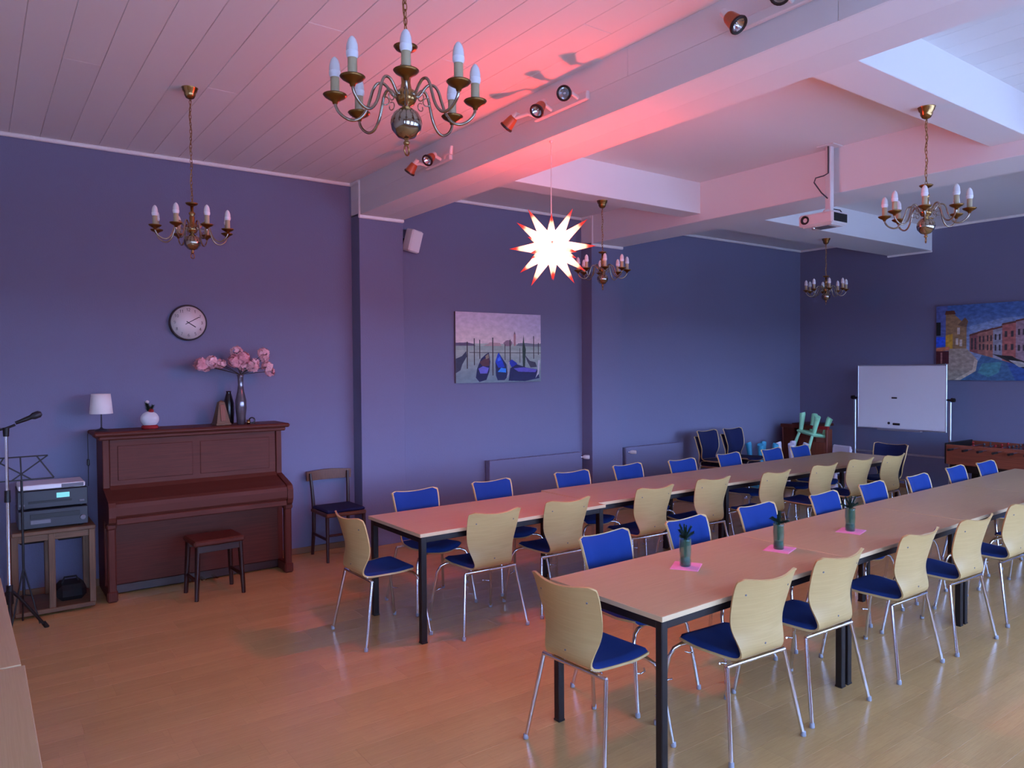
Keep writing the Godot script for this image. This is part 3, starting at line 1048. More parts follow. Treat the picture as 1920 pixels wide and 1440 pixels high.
# ================================================================ piano and what stands on it
func build_piano_corner() -> void:
	var p := thing("upright_piano", "reddish-brown upright piano with closed key lid against the wall", "piano")
	var x0 := -0.19
	var x1 := 1.27
	var lidl := bx(Vector3(x0 - 0.065, 1.300, 0.015), Vector3(x1 + 0.065, 1.335, 0.43), 0.012)
	part(p, "top_lid", lidl, M.mahogany)
	var cor := G.new()
	cor.box(Vector3((x0 + x1) / 2, 1.285, 0.21), Vector3(x1 - x0 + 0.06, 0.035, 0.40), 0.010)
	part(p, "cornice", cor, M.mahogany)
	for s in [0, 1]:
		var x := x0 if s == 0 else x1 - 0.05
		part(p, "side_panel", bx(Vector3(x, 0.0, 0.02), Vector3(x + 0.05, 1.29, 0.375), 0.005), M.mahogany)
		var ck := G.new()
		ck.xf = Transform3D(Basis(Vector3.UP, -PI / 2), Vector3(x + 0.05, 0, 0))
		# profile in (z, y): cheek with rounded nose
		ck.prism(PackedVector2Array([Vector2(0.36, 0.62), Vector2(0.63, 0.62), Vector2(0.655, 0.64), Vector2(0.672, 0.68), Vector2(0.672, 0.76), Vector2(0.655, 0.795), Vector2(0.62, 0.81), Vector2(0.36, 0.88)]), 0.0, 0.05)
		part(p, "cheek", ck, M.mahogany)
		var lg := G.new()
		var xc := x + 0.025
		lg.box(Vector3(xc, 0.33, 0.575), Vector3(0.060, 0.58, 0.062), 0.010)
		lg.box(Vector3(xc, 0.60, 0.575), Vector3(0.075, 0.05, 0.085), 0.012)
		lg.box(Vector3(xc, 0.045, 0.575), Vector3(0.078, 0.09, 0.080), 0.012)
		part(p, "leg", lg, M.mahogany)
		part(p, "toe", bx(Vector3(x - 0.002, 0.0, 0.36), Vector3(x + 0.052, 0.085, 0.56), 0.008), M.mahogany)
	part(p, "back_frame", bx(Vector3(x0 + 0.05, 0.08, 0.03), Vector3(x1 - 0.05, 1.28, 0.30)), M.mahogany_dark)
	# upper panel with a raised field
	var up := part(p, "upper_panel", bx(Vector3(x0 + 0.052, 0.86, 0.335), Vector3(x1 - 0.052, 1.268, 0.362), 0.004), M.mahogany)
	for f in [[x0 + 0.11, 0.50], [0.56, x1 - 0.11]]:
		part(up, "field", bx(Vector3(f[0], 0.93, 0.36), Vector3(f[1], 1.215, 0.368), 0.006), M.mahogany)
	part(p, "lower_panel", bx(Vector3(x0 + 0.052, 0.085, 0.375), Vector3(x1 - 0.052, 0.625, 0.402), 0.004), M.mahogany)
	part(p, "plinth", bx(Vector3(x0 + 0.052, 0.012, 0.34), Vector3(x1 - 0.052, 0.083, 0.395), 0.004), M.mahogany_dark)
	# key bed and the closed lid over the keys
	part(p, "key_bed", bx(Vector3(x0 + 0.05, 0.615, 0.30), Vector3(x1 - 0.05, 0.668, 0.655), 0.008), M.mahogany)
	var kl := G.new()
	kl.xf = Transform3D(Basis(Vector3.UP, -PI / 2), Vector3(x1 - 0.051, 0, 0))
	kl.prism(PackedVector2Array([Vector2(0.35, 0.67), Vector2(0.648, 0.67), Vector2(0.662, 0.69), Vector2(0.664, 0.75), Vector2(0.654, 0.782), Vector2(0.625, 0.800), Vector2(0.50, 0.832), Vector2(0.40, 0.862), Vector2(0.35, 0.90)]), 0.0, x1 - x0 - 0.102)
	part(p, "key_lid", kl, M.mahogany)
	for q in [0.44, 0.54, 0.64]:
		var pd := G.new()
		pd.box(Vector3(q, 0.035, 0.44), Vector3(0.030, 0.010, 0.13), 0.004)
		pd.ball(Vector3(q, 0.036, 0.505), Vector3(0.022, 0.008, 0.022), 10, 6)
		part(p, "pedal", pd, M.brass)

	var top := 1.335
	# table lamp
	var l := thing("table_lamp", "small table lamp with a white drum shade on the piano", "lamp", Vector3(-0.176, top + 0.001, 0.24))
	var bs := G.new()
	bs.lathe([Vector2(0, 0), Vector2(0.052, 0), Vector2(0.054, 0.006), Vector2(0.046, 0.012), Vector2(0.014, 0.020), Vector2(0.006, 0.032), Vector2(0.0055, 0.145), Vector2(0.013, 0.150), Vector2(0.013, 0.19), Vector2(0, 0.192)], 18)
	part(l, "base", bs, M.dark_grey)
	var sh := G.new()
	sh.lathe([Vector2(0.086, 0.142), Vector2(0.0875, 0.143), Vector2(0.072, 0.305), Vector2(0.0705, 0.305), Vector2(0.0845, 0.143), Vector2(0.086, 0.142)], 28)
	part(l, "lamp_shade", sh, M.shade)
	var lb := G.new()
	lb.lathe([Vector2(0.012, 0.19), Vector2(0.016, 0.20), Vector2(0.027, 0.23), Vector2(0.024, 0.25), Vector2(0, 0.262)], 14)
	part(l, "bulb", lb, M.bulb)
	var co := G.new()
	co.tube([Vector3(-0.02, 0.006, -0.03), Vector3(-0.085, 0.006, -0.05), Vector3(-0.096, -0.03, -0.05), Vector3(-0.096, -0.24, -0.03), Vector3(-0.098, -0.45, -0.04)], 0.003, 6)
	co.box(Vector3(-0.097, -0.255, -0.03), Vector3(0.020, 0.055, 0.024), 0.006)
	part(l, "cord", co, M.black)

	# round winter ornament
	var s := thing("winter_ornament", "round white snowball ornament with red base and green sprig on the piano", "ornament", Vector3(0.187, top, 0.24))
	var sb := G.new()
	sb.ball(Vector3(0, 0.082, 0), Vector3(0.074, 0.066, 0.070), 20, 12)
	part(s, "snowball", sb, M.snow)
	var sr := G.new()
	sr.lathe([Vector2(0, 0), Vector2(0.062, 0), Vector2(0.068, 0.010), Vector2(0.064, 0.026), Vector2(0.045, 0.032), Vector2(0, 0.032)], 22)
	part(s, "base", sr, M.red)
	var bd := G.new()
	bd.ball(Vector3(0.010, 0.150, 0.012), Vector3(0.022, 0.020, 0.022), 12, 8)
	part(s, "red_bead", bd, M.red)
	var sp := G.new()
	fir_tuft(sp, Vector3(-0.004, 0.14, 0), Vector3(-0.25, 1, 0.1), 0.085, 0.045, 150, 3)
	fir_tuft(sp, Vector3(0.006, 0.14, 0), Vector3(0.35, 1, 0.1), 0.06, 0.040, 90, 4)
	part(s, "sprig", sp, M.fir)
	var pom := G.new()
	pom.ball(Vector3(-0.018, 0.228, 0.006), Vector3(0.016, 0.014, 0.016), 10, 8)
	part(s, "pompom", pom, M.snow)

	# metronome
	var m := thing("metronome", "wooden pyramid metronome on the piano beside the vase", "metronome", Vector3(0.775, top, 0.23), 0.1)
	var mg := G.new()
	mg.sg = -1
	var lo := []
	var hi := []
	for q in [[-1, -1], [1, -1], [1, 1], [-1, 1]]:
		lo.append(Vector3(q[0] * 0.060, 0.016, q[1] * 0.060))
		hi.append(Vector3(q[0] * 0.024, 0.205, q[1] * 0.024))
	lo.reverse()
	hi.reverse()
	mg.loft([lo, hi], true)
	mg.sg = -1
	mg.fan(hi, Vector3(0, 0.222, 0), false)
	part(m, "body", mg, M.oak)
	part(m, "base", bx(Vector3(-0.068, 0, -0.068), Vector3(0.068, 0.018, 0.068), 0.004), M.oak)
	var pl := G.new()
	pl.obox(Vector3(0, 0.11, 0.046), Vector3(0.045, 0.15, 0.006), Basis(Vector3.RIGHT, -0.187), 0.002)
	part(m, "scale_plate", pl, M.chair_wood)

	# vases and flowers
	var vd := G.new()
	vd.lathe([Vector2(0, 0), Vector2(0.034, 0), Vector2(0.040, 0.010), Vector2(0.047, 0.10), Vector2(0.045, 0.19), Vector2(0.026, 0.265), Vector2(0.020, 0.285), Vector2(0.024, 0.300), Vector2(0.018, 0.300), Vector2(0.015, 0.28), Vector2(0, 0.27)], 20)
	single("vase", vd, M.vase_dark, "dark brown bottle vase behind the metronome on the piano", "vase", Vector3(0.872, top, 0.125))
	var vg := G.new()
	vg.lathe([Vector2(0, 0), Vector2(0.034, 0), Vector2(0.038, 0.008), Vector2(0.040, 0.06), Vector2(0.050, 0.15), Vector2(0.047, 0.22), Vector2(0.030, 0.30), Vector2(0.022, 0.36), Vector2(0.026, 0.43), Vector2(0.032, 0.45), Vector2(0.029, 0.45), Vector2(0.020, 0.42), Vector2(0, 0.34)], 24)
	single("vase", vg, M.vase_grey, "tall slim silvery vase holding the pink blossom on the piano", "vase", Vector3(0.945, top, 0.25))
	var fl := thing("blossom_branches", "bunch of pink artificial blossom branches in the tall silvery vase", "flowers", Vector3(0.945, top, 0.25))
	var stems := G.new()
	var heads := [[Vector3(-0.345, 0.545, 0.02), 0.062], [Vector3(-0.265, 0.565, 0.05), 0.058], [Vector3(-0.29, 0.525, -0.03), 0.05], [Vector3(-0.165, 0.55, -0.03), 0.05], [Vector3(-0.03, 0.655, 0.0), 0.058], [Vector3(0.012, 0.60, 0.05), 0.062], [Vector3(-0.055, 0.575, 0.03), 0.062], [Vector3(0.03, 0.535, 0.0), 0.056], [Vector3(0.10, 0.53, 0.04), 0.060], [Vector3(0.145, 0.56, -0.03), 0.042], [Vector3(0.205, 0.645, 0.02), 0.056], [Vector3(0.225, 0.60, -0.01), 0.042], [Vector3(0.235, 0.52, 0.03), 0.055], [Vector3(0.262, 0.475, 0.02), 0.048]]
	for hd in heads:
		var tip: Vector3 = hd[0]
		stems.tube([Vector3(0, 0.40, 0), Vector3(tip.x * 0.05, 0.455, tip.z * 0.05), Vector3(tip.x * 0.55, lerpf(0.46, tip.y, 0.55), tip.z * 0.5), tip], 0.0028, 5)
	part(fl, "stem", stems, M.stem).set_meta("kind", "stuff")
	var rr := RandomNumberGenerator.new()
	rr.seed = 77
	for hd in heads:
		var g := G.new()
		g.sg = 1
		var c: Vector3 = hd[0]
		var r: float = hd[1] * 1.28
		for i in 60:
			var d := Vector3(rr.randfn(), rr.randfn(), rr.randfn()).normalized()
			petal(g, c + d * r * 0.55, d, r * rr.randf_range(0.42, 0.62), rr.randf() * TAU)
		part(fl, "blossom", g, M.petal if rr.randf() > 0.3 else M.petal_deep)
	# small framed thing and a little candle glass at the lid end
	var fm := G.new()
	fm.tube(ring_pts(Vector3(0, 0.03, 0), 0.024, Vector3.RIGHT, Vector3.UP, 16), 0.006, 8, true)
	fm.box(Vector3(0, 0.004, 0), Vector3(0.05, 0.008, 0.03), 0.002)
	single("ring_ornament", fm, M.vase_dark, "tiny dark ring ornament beside the silvery vase on the piano", "ornament", Vector3(1.045, top, 0.24), -0.3)
	var cg := G.new()
	cg.lathe([Vector2(0, 0), Vector2(0.016, 0), Vector2(0.018, 0.04), Vector2(0.015, 0.04), Vector2(0.013, 0.006), Vector2(0, 0.006)], 14)
	single("candle_glass", cg, M.brass, "tiny brass candle cup between vase and ring ornament on the piano", "cup", Vector3(0.992, top, 0.31))

	# piano stool
	var t := thing("piano_stool", "low dark wooden stool in front of the piano", "stool", Vector3(0.55, 0, 0.82), 0.05)
	part(t, "seat", bx(Vector3(-0.20, 0.43, -0.16), Vector3(0.20, 0.475, 0.16), 0.012), M.mahogany)
	for s2 in [-1.0, 1.0]:
		part(t, "rail", bx(Vector3(-0.16, 0.375, s2 * 0.135 - 0.01), Vector3(0.16, 0.43, s2 * 0.135 + 0.01), 0.004), M.mahogany_dark)
		for s3 in [-1.0, 1.0]:
			var g := G.new()
			g.tube([Vector3(s2 * 0.185, 0, s3 * 0.15), Vector3(s2 * 0.165, 0.43, s3 * 0.132)], [0.017, 0.022], 4)
			part(t, "leg", g, M.mahogany_dark)
	for s3 in [-1.0, 1.0]:
		part(t, "stretcher", bx(Vector3(s3 * 0.175 - 0.009, 0.14, -0.14), Vector3(s3 * 0.175 + 0.009, 0.165, 0.14), 0.003), M.mahogany_dark)

	# old wooden chair by the pillar
	var o := thing("wooden_chair", "old dark wooden chair with curved top rail and navy seat beside the pillar", "chair", Vector3(1.84, 0, 0.32))
	for s2 in [-1.0, 1.0]:
		var g := G.new()
		g.tube([Vector3(s2 * 0.185, 0, -0.215), Vector3(s2 * 0.180, 0.25, -0.185), Vector3(s2 * 0.180, 0.46, -0.18), Vector3(s2 * 0.188, 0.65, -0.20), Vector3(s2 * 0.195, 0.80, -0.225)], [0.016, 0.019, 0.020, 0.017, 0.015], 8)
		part(o, "leg", g, M.mahogany_dark)
		var f := G.new()
		f.tube([Vector3(s2 * 0.19, 0, 0.19), Vector3(s2 * 0.185, 0.44, 0.175)], [0.014, 0.020], 8)
		part(o, "leg", f, M.mahogany_dark)
		part(o, "stretcher", bx(Vector3(s2 * 0.185 - 0.009, 0.20, -0.18), Vector3(s2 * 0.185 + 0.009, 0.225, 0.18), 0.004), M.mahogany_dark)
	part(o, "stretcher", bx(Vector3(-0.18, 0.24, 0.172), Vector3(0.18, 0.262, 0.19), 0.004), M.mahogany_dark)
	part(o, "seat_frame", bx(Vector3(-0.205, 0.425, -0.20), Vector3(0.205, 0.462, 0.205), 0.010), M.chair_wood)
	part(o, "seat_pad", bx(Vector3(-0.195, 0.462, -0.18), Vector3(0.195, 0.492, 0.198), 0.012), M.navy)
	var tr := G.new()
	var rows := []
	for i in 13:
		var a := (i / 12.0 - 0.5)
		var c := Vector3(a * 0.46, 0.775, -0.228 - 0.035 * cos(a * PI))
		rows.append([c + Vector3(0, -0.048, 0.010), c + Vector3(0, 0.040 + 0.012 * cos(a * PI), 0.010), c + Vector3(0, 0.040 + 0.012 * cos(a * PI), -0.010), c + Vector3(0, -0.048, -0.010)])
	tr.sg = -1
	tr.loft(rows, true)
	part(o, "top_rail", tr, M.chair_wood)

func petal(g: G, at: Vector3, dir: Vector3, r: float, spin: float) -> void:
	var x := dir.cross(Vector3.UP if absf(dir.y) < 0.9 else Vector3.RIGHT).normalized().rotated(dir, spin)
	var y := dir.cross(x)
	var d := dir * r * 0.35
	var a := at - y * r * 0.5
	var b := at + x * r * 0.55 + d * 0.6
	var c := at + y * r * 0.7 + d
	var e := at - x * r * 0.55 + d * 0.6
	g.tri(a, b, at + d * 0.1)
	g.tri(b, c, at + d * 0.1)
	g.tri(c, e, at + d * 0.1)
	g.tri(e, a, at + d * 0.1)

func fir_tuft(g: G, at: Vector3, dir: Vector3, length: float, needle: float, count: int, seed_: int) -> void:
	dir = dir.normalized()
	var r := RandomNumberGenerator.new()
	r.seed = seed_
	g.tube([at, at + dir * length], [0.0025, 0.001], 5)
	var x := dir.cross(Vector3.UP if absf(dir.y) < 0.9 else Vector3.RIGHT).normalized()
	g.sg = -1
	for i in count:
		var f := float(i) / count
		var p := at + dir * length * f
		var o := x.rotated(dir, i * 2.4 + r.randf() * 0.5)
		var q := p + (o * 0.8 + dir * 0.7).normalized() * needle * (1.0 - 0.45 * f) * r.randf_range(0.8, 1.15)
		var s := dir.cross(o).normalized() * 0.0034
		g.tri(p - s, p + s, q)
		g.tri(p + s, p - s, q)
		g.tri(p - dir * 0.002, p + dir * 0.002, q)

# ================================================================ microphone, music stand, sound rack
func build_music_gear() -> void:
	# wooden trolley
	var r := thing("sound_trolley", "dark wooden stand with open lower bay under the stacked sound units", "stand", Vector3(-0.54, 0, 0.42))
	part(r, "top_board", bx(Vector3(-0.28, 0.615, -0.24), Vector3(0.26, 0.645, 0.24), 0.005), M.oak)
	part(r, "base_board", bx(Vector3(-0.27, 0.02, -0.23), Vector3(0.25, 0.055, 0.24), 0.005), M.oak)
	for x in [-0.262, -0.03, 0.235]:
		for z in [-0.21, 0.21]:
			part(r, "post", bx(Vector3(x - 0.022, 0.05, z - 0.022), Vector3(x + 0.022, 0.617, z + 0.022), 0.004), M.oak)
	for z in [-0.21, 0.21]:
		part(r, "rail", bx(Vector3(-0.26, 0.565, z - 0.012), Vector3(0.24, 0.616, z + 0.012), 0.003), M.oak)
	# things hanging and standing in the bay
	var bag := G.new()
	bag.box(Vector3(0, 0.06, 0), Vector3(0.20, 0.12, 0.26), 0.035)
	bag.tube([Vector3(-0.06, 0.11, 0), Vector3(-0.04, 0.16, 0), Vector3(0.04, 0.16, 0), Vector3(0.06, 0.11, 0)], 0.008, 6)
	single("cable_bag", bag, M.black_matt, "small black bag on the base board of the sound trolley", "bag", Vector3(-0.435, 0.055, 0.42))
	for q in [[-0.685, "nearer the microphone stand"], [-0.44, "nearer the piano"]]:
		var bxm := G.new()
		bxm.box(Vector3(0, 0.0, 0), Vector3(0.17, 0.085, 0.26), 0.012)
		bxm.box(Vector3(0, 0.0, 0.134), Vector3(0.14, 0.04, 0.01), 0.004)
		single("cassette_box", bxm, M.black_matt, "black box fixed under the trolley top, the one " + q[1], "box", Vector3(q[0], 0.572, 0.40), 0, "black boxes under the trolley top")
	# units
	var u1 := unit_box("amplifier", "dark grey amplifier on the trolley top, lower of two sound units", Vector3(-0.55, 0.645, 0.42), 0.45, 0.15, false)
	var u2 := unit_box("disc_player", "dark grey player with a lit cyan display, upper of two sound units", Vector3(-0.55, 0.795, 0.42), 0.45, 0.145, true)
	var wb := thing("flat_silver_player", "flat pale silver player lying on the stacked sound units", "player", Vector3(-0.555, 0.940, 0.44))
	part(wb, "body", bx(Vector3(-0.215, 0.006, -0.13), Vector3(0.215, 0.042, 0.17), 0.006), M.plastic_white)
	part(wb, "front_strip", bx(Vector3(0.06, 0.010, 0.168), Vector3(0.205, 0.036, 0.175), 0.002), M.grey)
	for s in [-1.0, 1.0]:
		part(wb, "foot", bx(Vector3(s * 0.18 - 0.015, 0, -0.1), Vector3(s * 0.18 + 0.015, 0.008, 0.14), 0.002), M.black)

	# microphone on a boom stand
	var m := thing("microphone_stand", "chrome-poled black tripod microphone stand beside the sound trolley", "microphone stand", Vector3(-0.848, 0, 1.05))
	var pole := G.new()
	pole.cyl(Vector3(0, 0.30, 0), Vector3(0, 0.98, 0), 0.013, 0.013, 12)
	part(m, "lower_pole", pole, M.chrome)
	var p2 := G.new()
	p2.cyl(Vector3(0, 0.98, 0), Vector3(0, 1.41, 0), 0.0105, 0.0105, 12)
	part(m, "upper_pole", p2, M.chrome)
	var cl := G.new()
	cl.cyl(Vector3(0, 0.94, 0), Vector3(0, 1.02, 0), 0.02, 0.018, 12)
	part(m, "clamp", cl, M.black)
	for i in 3:
		var a := TAU * i / 3 + 1.6
		var lg := G.new()
		lg.tube([Vector3(0, 0.34, 0), Vector3(cos(a) * 0.06, 0.27, sin(a) * 0.06), Vector3(cos(a) * 0.24, 0.012, sin(a) * 0.24)], 0.011, 8)
		lg.cyl(Vector3(cos(a) * 0.225, 0.04, sin(a) * 0.225), Vector3(cos(a) * 0.25, 0.0, sin(a) * 0.25), 0.016, 0.016, 8)
		part(m, "leg", lg, M.black)
	var hub := G.new()
	hub.cyl(Vector3(0, 0.24, 0), Vector3(0, 0.37, 0), 0.022, 0.02, 12)
	part(m, "hub", hub, M.black)
	var boom := G.new()
	boom.cyl(Vector3(0, 1.39, 0), Vector3(0, 1.45, 0), 0.017, 0.02, 12)
	boom.tube([Vector3(-0.20, 1.40, 0.0), Vector3(0.0, 1.445, 0), Vector3(0.0535, 1.4665, 0)], 0.008, 8)
	part(m, "boom", boom, M.black)
	var mic := thing("microphone", "black handheld microphone held in the boom of the stand", "microphone", Vector3(-0.848, 0, 1.05))
	var mg := G.new()
	var d := Vector3(0.175, 0.072, 0.0).normalized()
	mg.tube([Vector3(0.055, 1.478, 0), Vector3(0.055, 1.478, 0) + d * 0.10], [0.011, 0.016], 12)
	part(mic, "handle", mg, M.black)
	var mh := G.new()
	mh.tube([Vector3(0.055, 1.478, 0) + d * 0.098, Vector3(0.055, 1.478, 0) + d * 0.115, Vector3(0.055, 1.478, 0) + d * 0.15, Vector3(0.055, 1.478, 0) + d * 0.165], [0.017, 0.025, 0.025, 0.012], 14)
	part(mic, "head", mh, M.dark_grey)

	# folding music stand
	var s := thing("music_stand", "thin black folding music stand in front of the sound units", "music stand", Vector3(-0.755, 0, 0.785), 0.05)
	var sp := G.new()
	sp.cyl(Vector3(0, 0.22, 0), Vector3(0, 1.05, 0), 0.008, 0.008, 8)
	part(s, "pole", sp, M.black)
	for i in 3:
		var a := TAU * i / 3 + 0.5
		var lg := G.new()
		lg.tube([Vector3(0, 0.42, 0), Vector3(cos(a) * 0.10, 0.006, sin(a) * 0.10)], 0.006, 6)
		lg.tube([Vector3(0, 0.22, 0), Vector3(cos(a) * 0.052, 0.212, sin(a) * 0.052)], 0.004, 6)
		part(s, "leg", lg, M.black)
	var dk := G.new()
	dk.xf = Transform3D(Basis(Vector3.RIGHT, -0.3), Vector3(0, 1.05, 0))
	for q in [[Vector3(-0.20, 0.0, 0), Vector3(0.20, 0.0, 0)], [Vector3(-0.17, 0.17, 0), Vector3(0.17, 0.17, 0)], [Vector3(-0.20, 0, 0), Vector3(-0.10, 0.17, 0)], [Vector3(0.20, 0, 0), Vector3(0.10, 0.17, 0)], [Vector3(-0.17, 0.17, 0), Vector3(0.06, 0, 0)], [Vector3(0.17, 0.17, 0), Vector3(-0.06, 0, 0)], [Vector3(0, 0, 0), Vector3(0, 0.17, 0)]]:
		dk.obox((q[0] + q[1]) / 2, Vector3((q[1] - q[0]).length(), 0.010, 0.003), Basis(Vector3.BACK, (q[1] - q[0]).angle_to(Vector3.RIGHT) * signf((q[1] - q[0]).y + 1e-6)), 0.0)
	part(s, "desk", dk, M.black)

func unit_box(called: String, label: String, at: Vector3, w: float, h: float, lit: bool) -> Node3D:
	var u := thing(called, label, "sound unit", at)
	part(u, "case", bx(Vector3(-w / 2, 0.012, -0.19), Vector3(w / 2, h, 0.185), 0.005), M.dark_grey)
	part(u, "front_panel", bx(Vector3(-w / 2, 0.014, 0.185), Vector3(w / 2, h - 0.002, 0.195), 0.003), M.dark_grey)
	for s in [-1.0, 1.0]:
		for z in [-0.14, 0.14]:
			var f := G.new()
			f.lathe([Vector2(0, 0), Vector2(0.018, 0), Vector2(0.018, 0.014), Vector2(0, 0.014)], 12, Vector3(s * 0.18, 0, z))
			part(u, "foot", f, M.black)
	if lit:
		part(u, "display", bx(Vector3(0.02, 0.080, 0.194), Vector3(0.105, 0.118, 0.198), 0.002), M.display)
		part(u, "slot", bx(Vector3(-0.16, 0.050, 0.194), Vector3(0.12, 0.066, 0.197), 0.002), M.black)
		for x in [-0.20, 0.185]:
			part(u, "button", bx(Vector3(x - 0.018, 0.035, 0.194), Vector3(x + 0.018, 0.052, 0.200), 0.003), M.grey)
	else:
		part(u, "window", bx(Vector3(-0.15, 0.085, 0.194), Vector3(0.17, 0.12, 0.197), 0.002), M.black)
		part(u, "key_strip", bx(Vector3(-0.15, 0.045, 0.194), Vector3(-0.02, 0.075, 0.199), 0.003), M.grey)
		var k := G.new()
		k.cyl(Vector3(0.19, 0.065, 0.192), Vector3(0.19, 0.065, 0.212), 0.02, 0.018, 16)
		part(u, "knob", k, M.grey)
	return u

# ================================================================ flat pictures: helpers
func fill_poly(im: Image, pts: Array, c: Color, soft := 0.0) -> void:
	var w := im.get_width()
	var h := im.get_height()
	var pv := PackedVector2Array()
	var lo := 1e9
	var hi := -1e9
	for p in pts:
		pv.append(Vector2(p[0] * w, p[1] * h))
		lo = minf(lo, p[1] * h)
		hi = maxf(hi, p[1] * h)
	var n := pv.size()
	for y in range(maxi(0, int(lo)), mini(h, int(hi) + 1)):
		var xs := []
		for i in n:
			var a := pv[i]
			var b := pv[(i + 1) % n]
			var yy := y + 0.5
			if (a.y <= yy and b.y > yy) or (b.y <= yy and a.y > yy):
				xs.append(a.x + (yy - a.y) / (b.y - a.y) * (b.x - a.x))
		xs.sort()
		for i in range(0, xs.size() - 1, 2):
			for x in range(maxi(0, int(round(xs[i]))), mini(w, maxi(int(round(xs[i + 1])), int(round(xs[i])) + 1))):
				var k := c
				if soft > 0: k = im.get_pixel(x, y).lerp(c, soft)
				im.set_pixel(x, y, k)

func rect(im: Image, x0: float, y0: float, x1: float, y1: float, c: Color, soft := 0.0) -> void:
	fill_poly(im, [[x0, y0], [x1, y0], [x1, y1], [x0, y1]], c, soft)

func speckle(im: Image, amount: float, f: float, seed_: int) -> void:
	var n := FastNoiseLite.new()
	n.seed = seed_
	n.frequency = f
	n.fractal_octaves = 3
	for y in im.get_height():
		for x in im.get_width():
			var c := im.get_pixel(x, y)
			var k := 1.0 + n.get_noise_2d(x, y * 1.6) * amount
			im.set_pixel(x, y, Color(c.r * k, c.g * k, c.b * k))

func print_mat(im: Image) -> StandardMaterial3D:
	im.generate_mipmaps()
	var m := mat(Color.WHITE, 0.7)
	m.albedo_texture = ImageTexture.create_from_image(im)
	return m

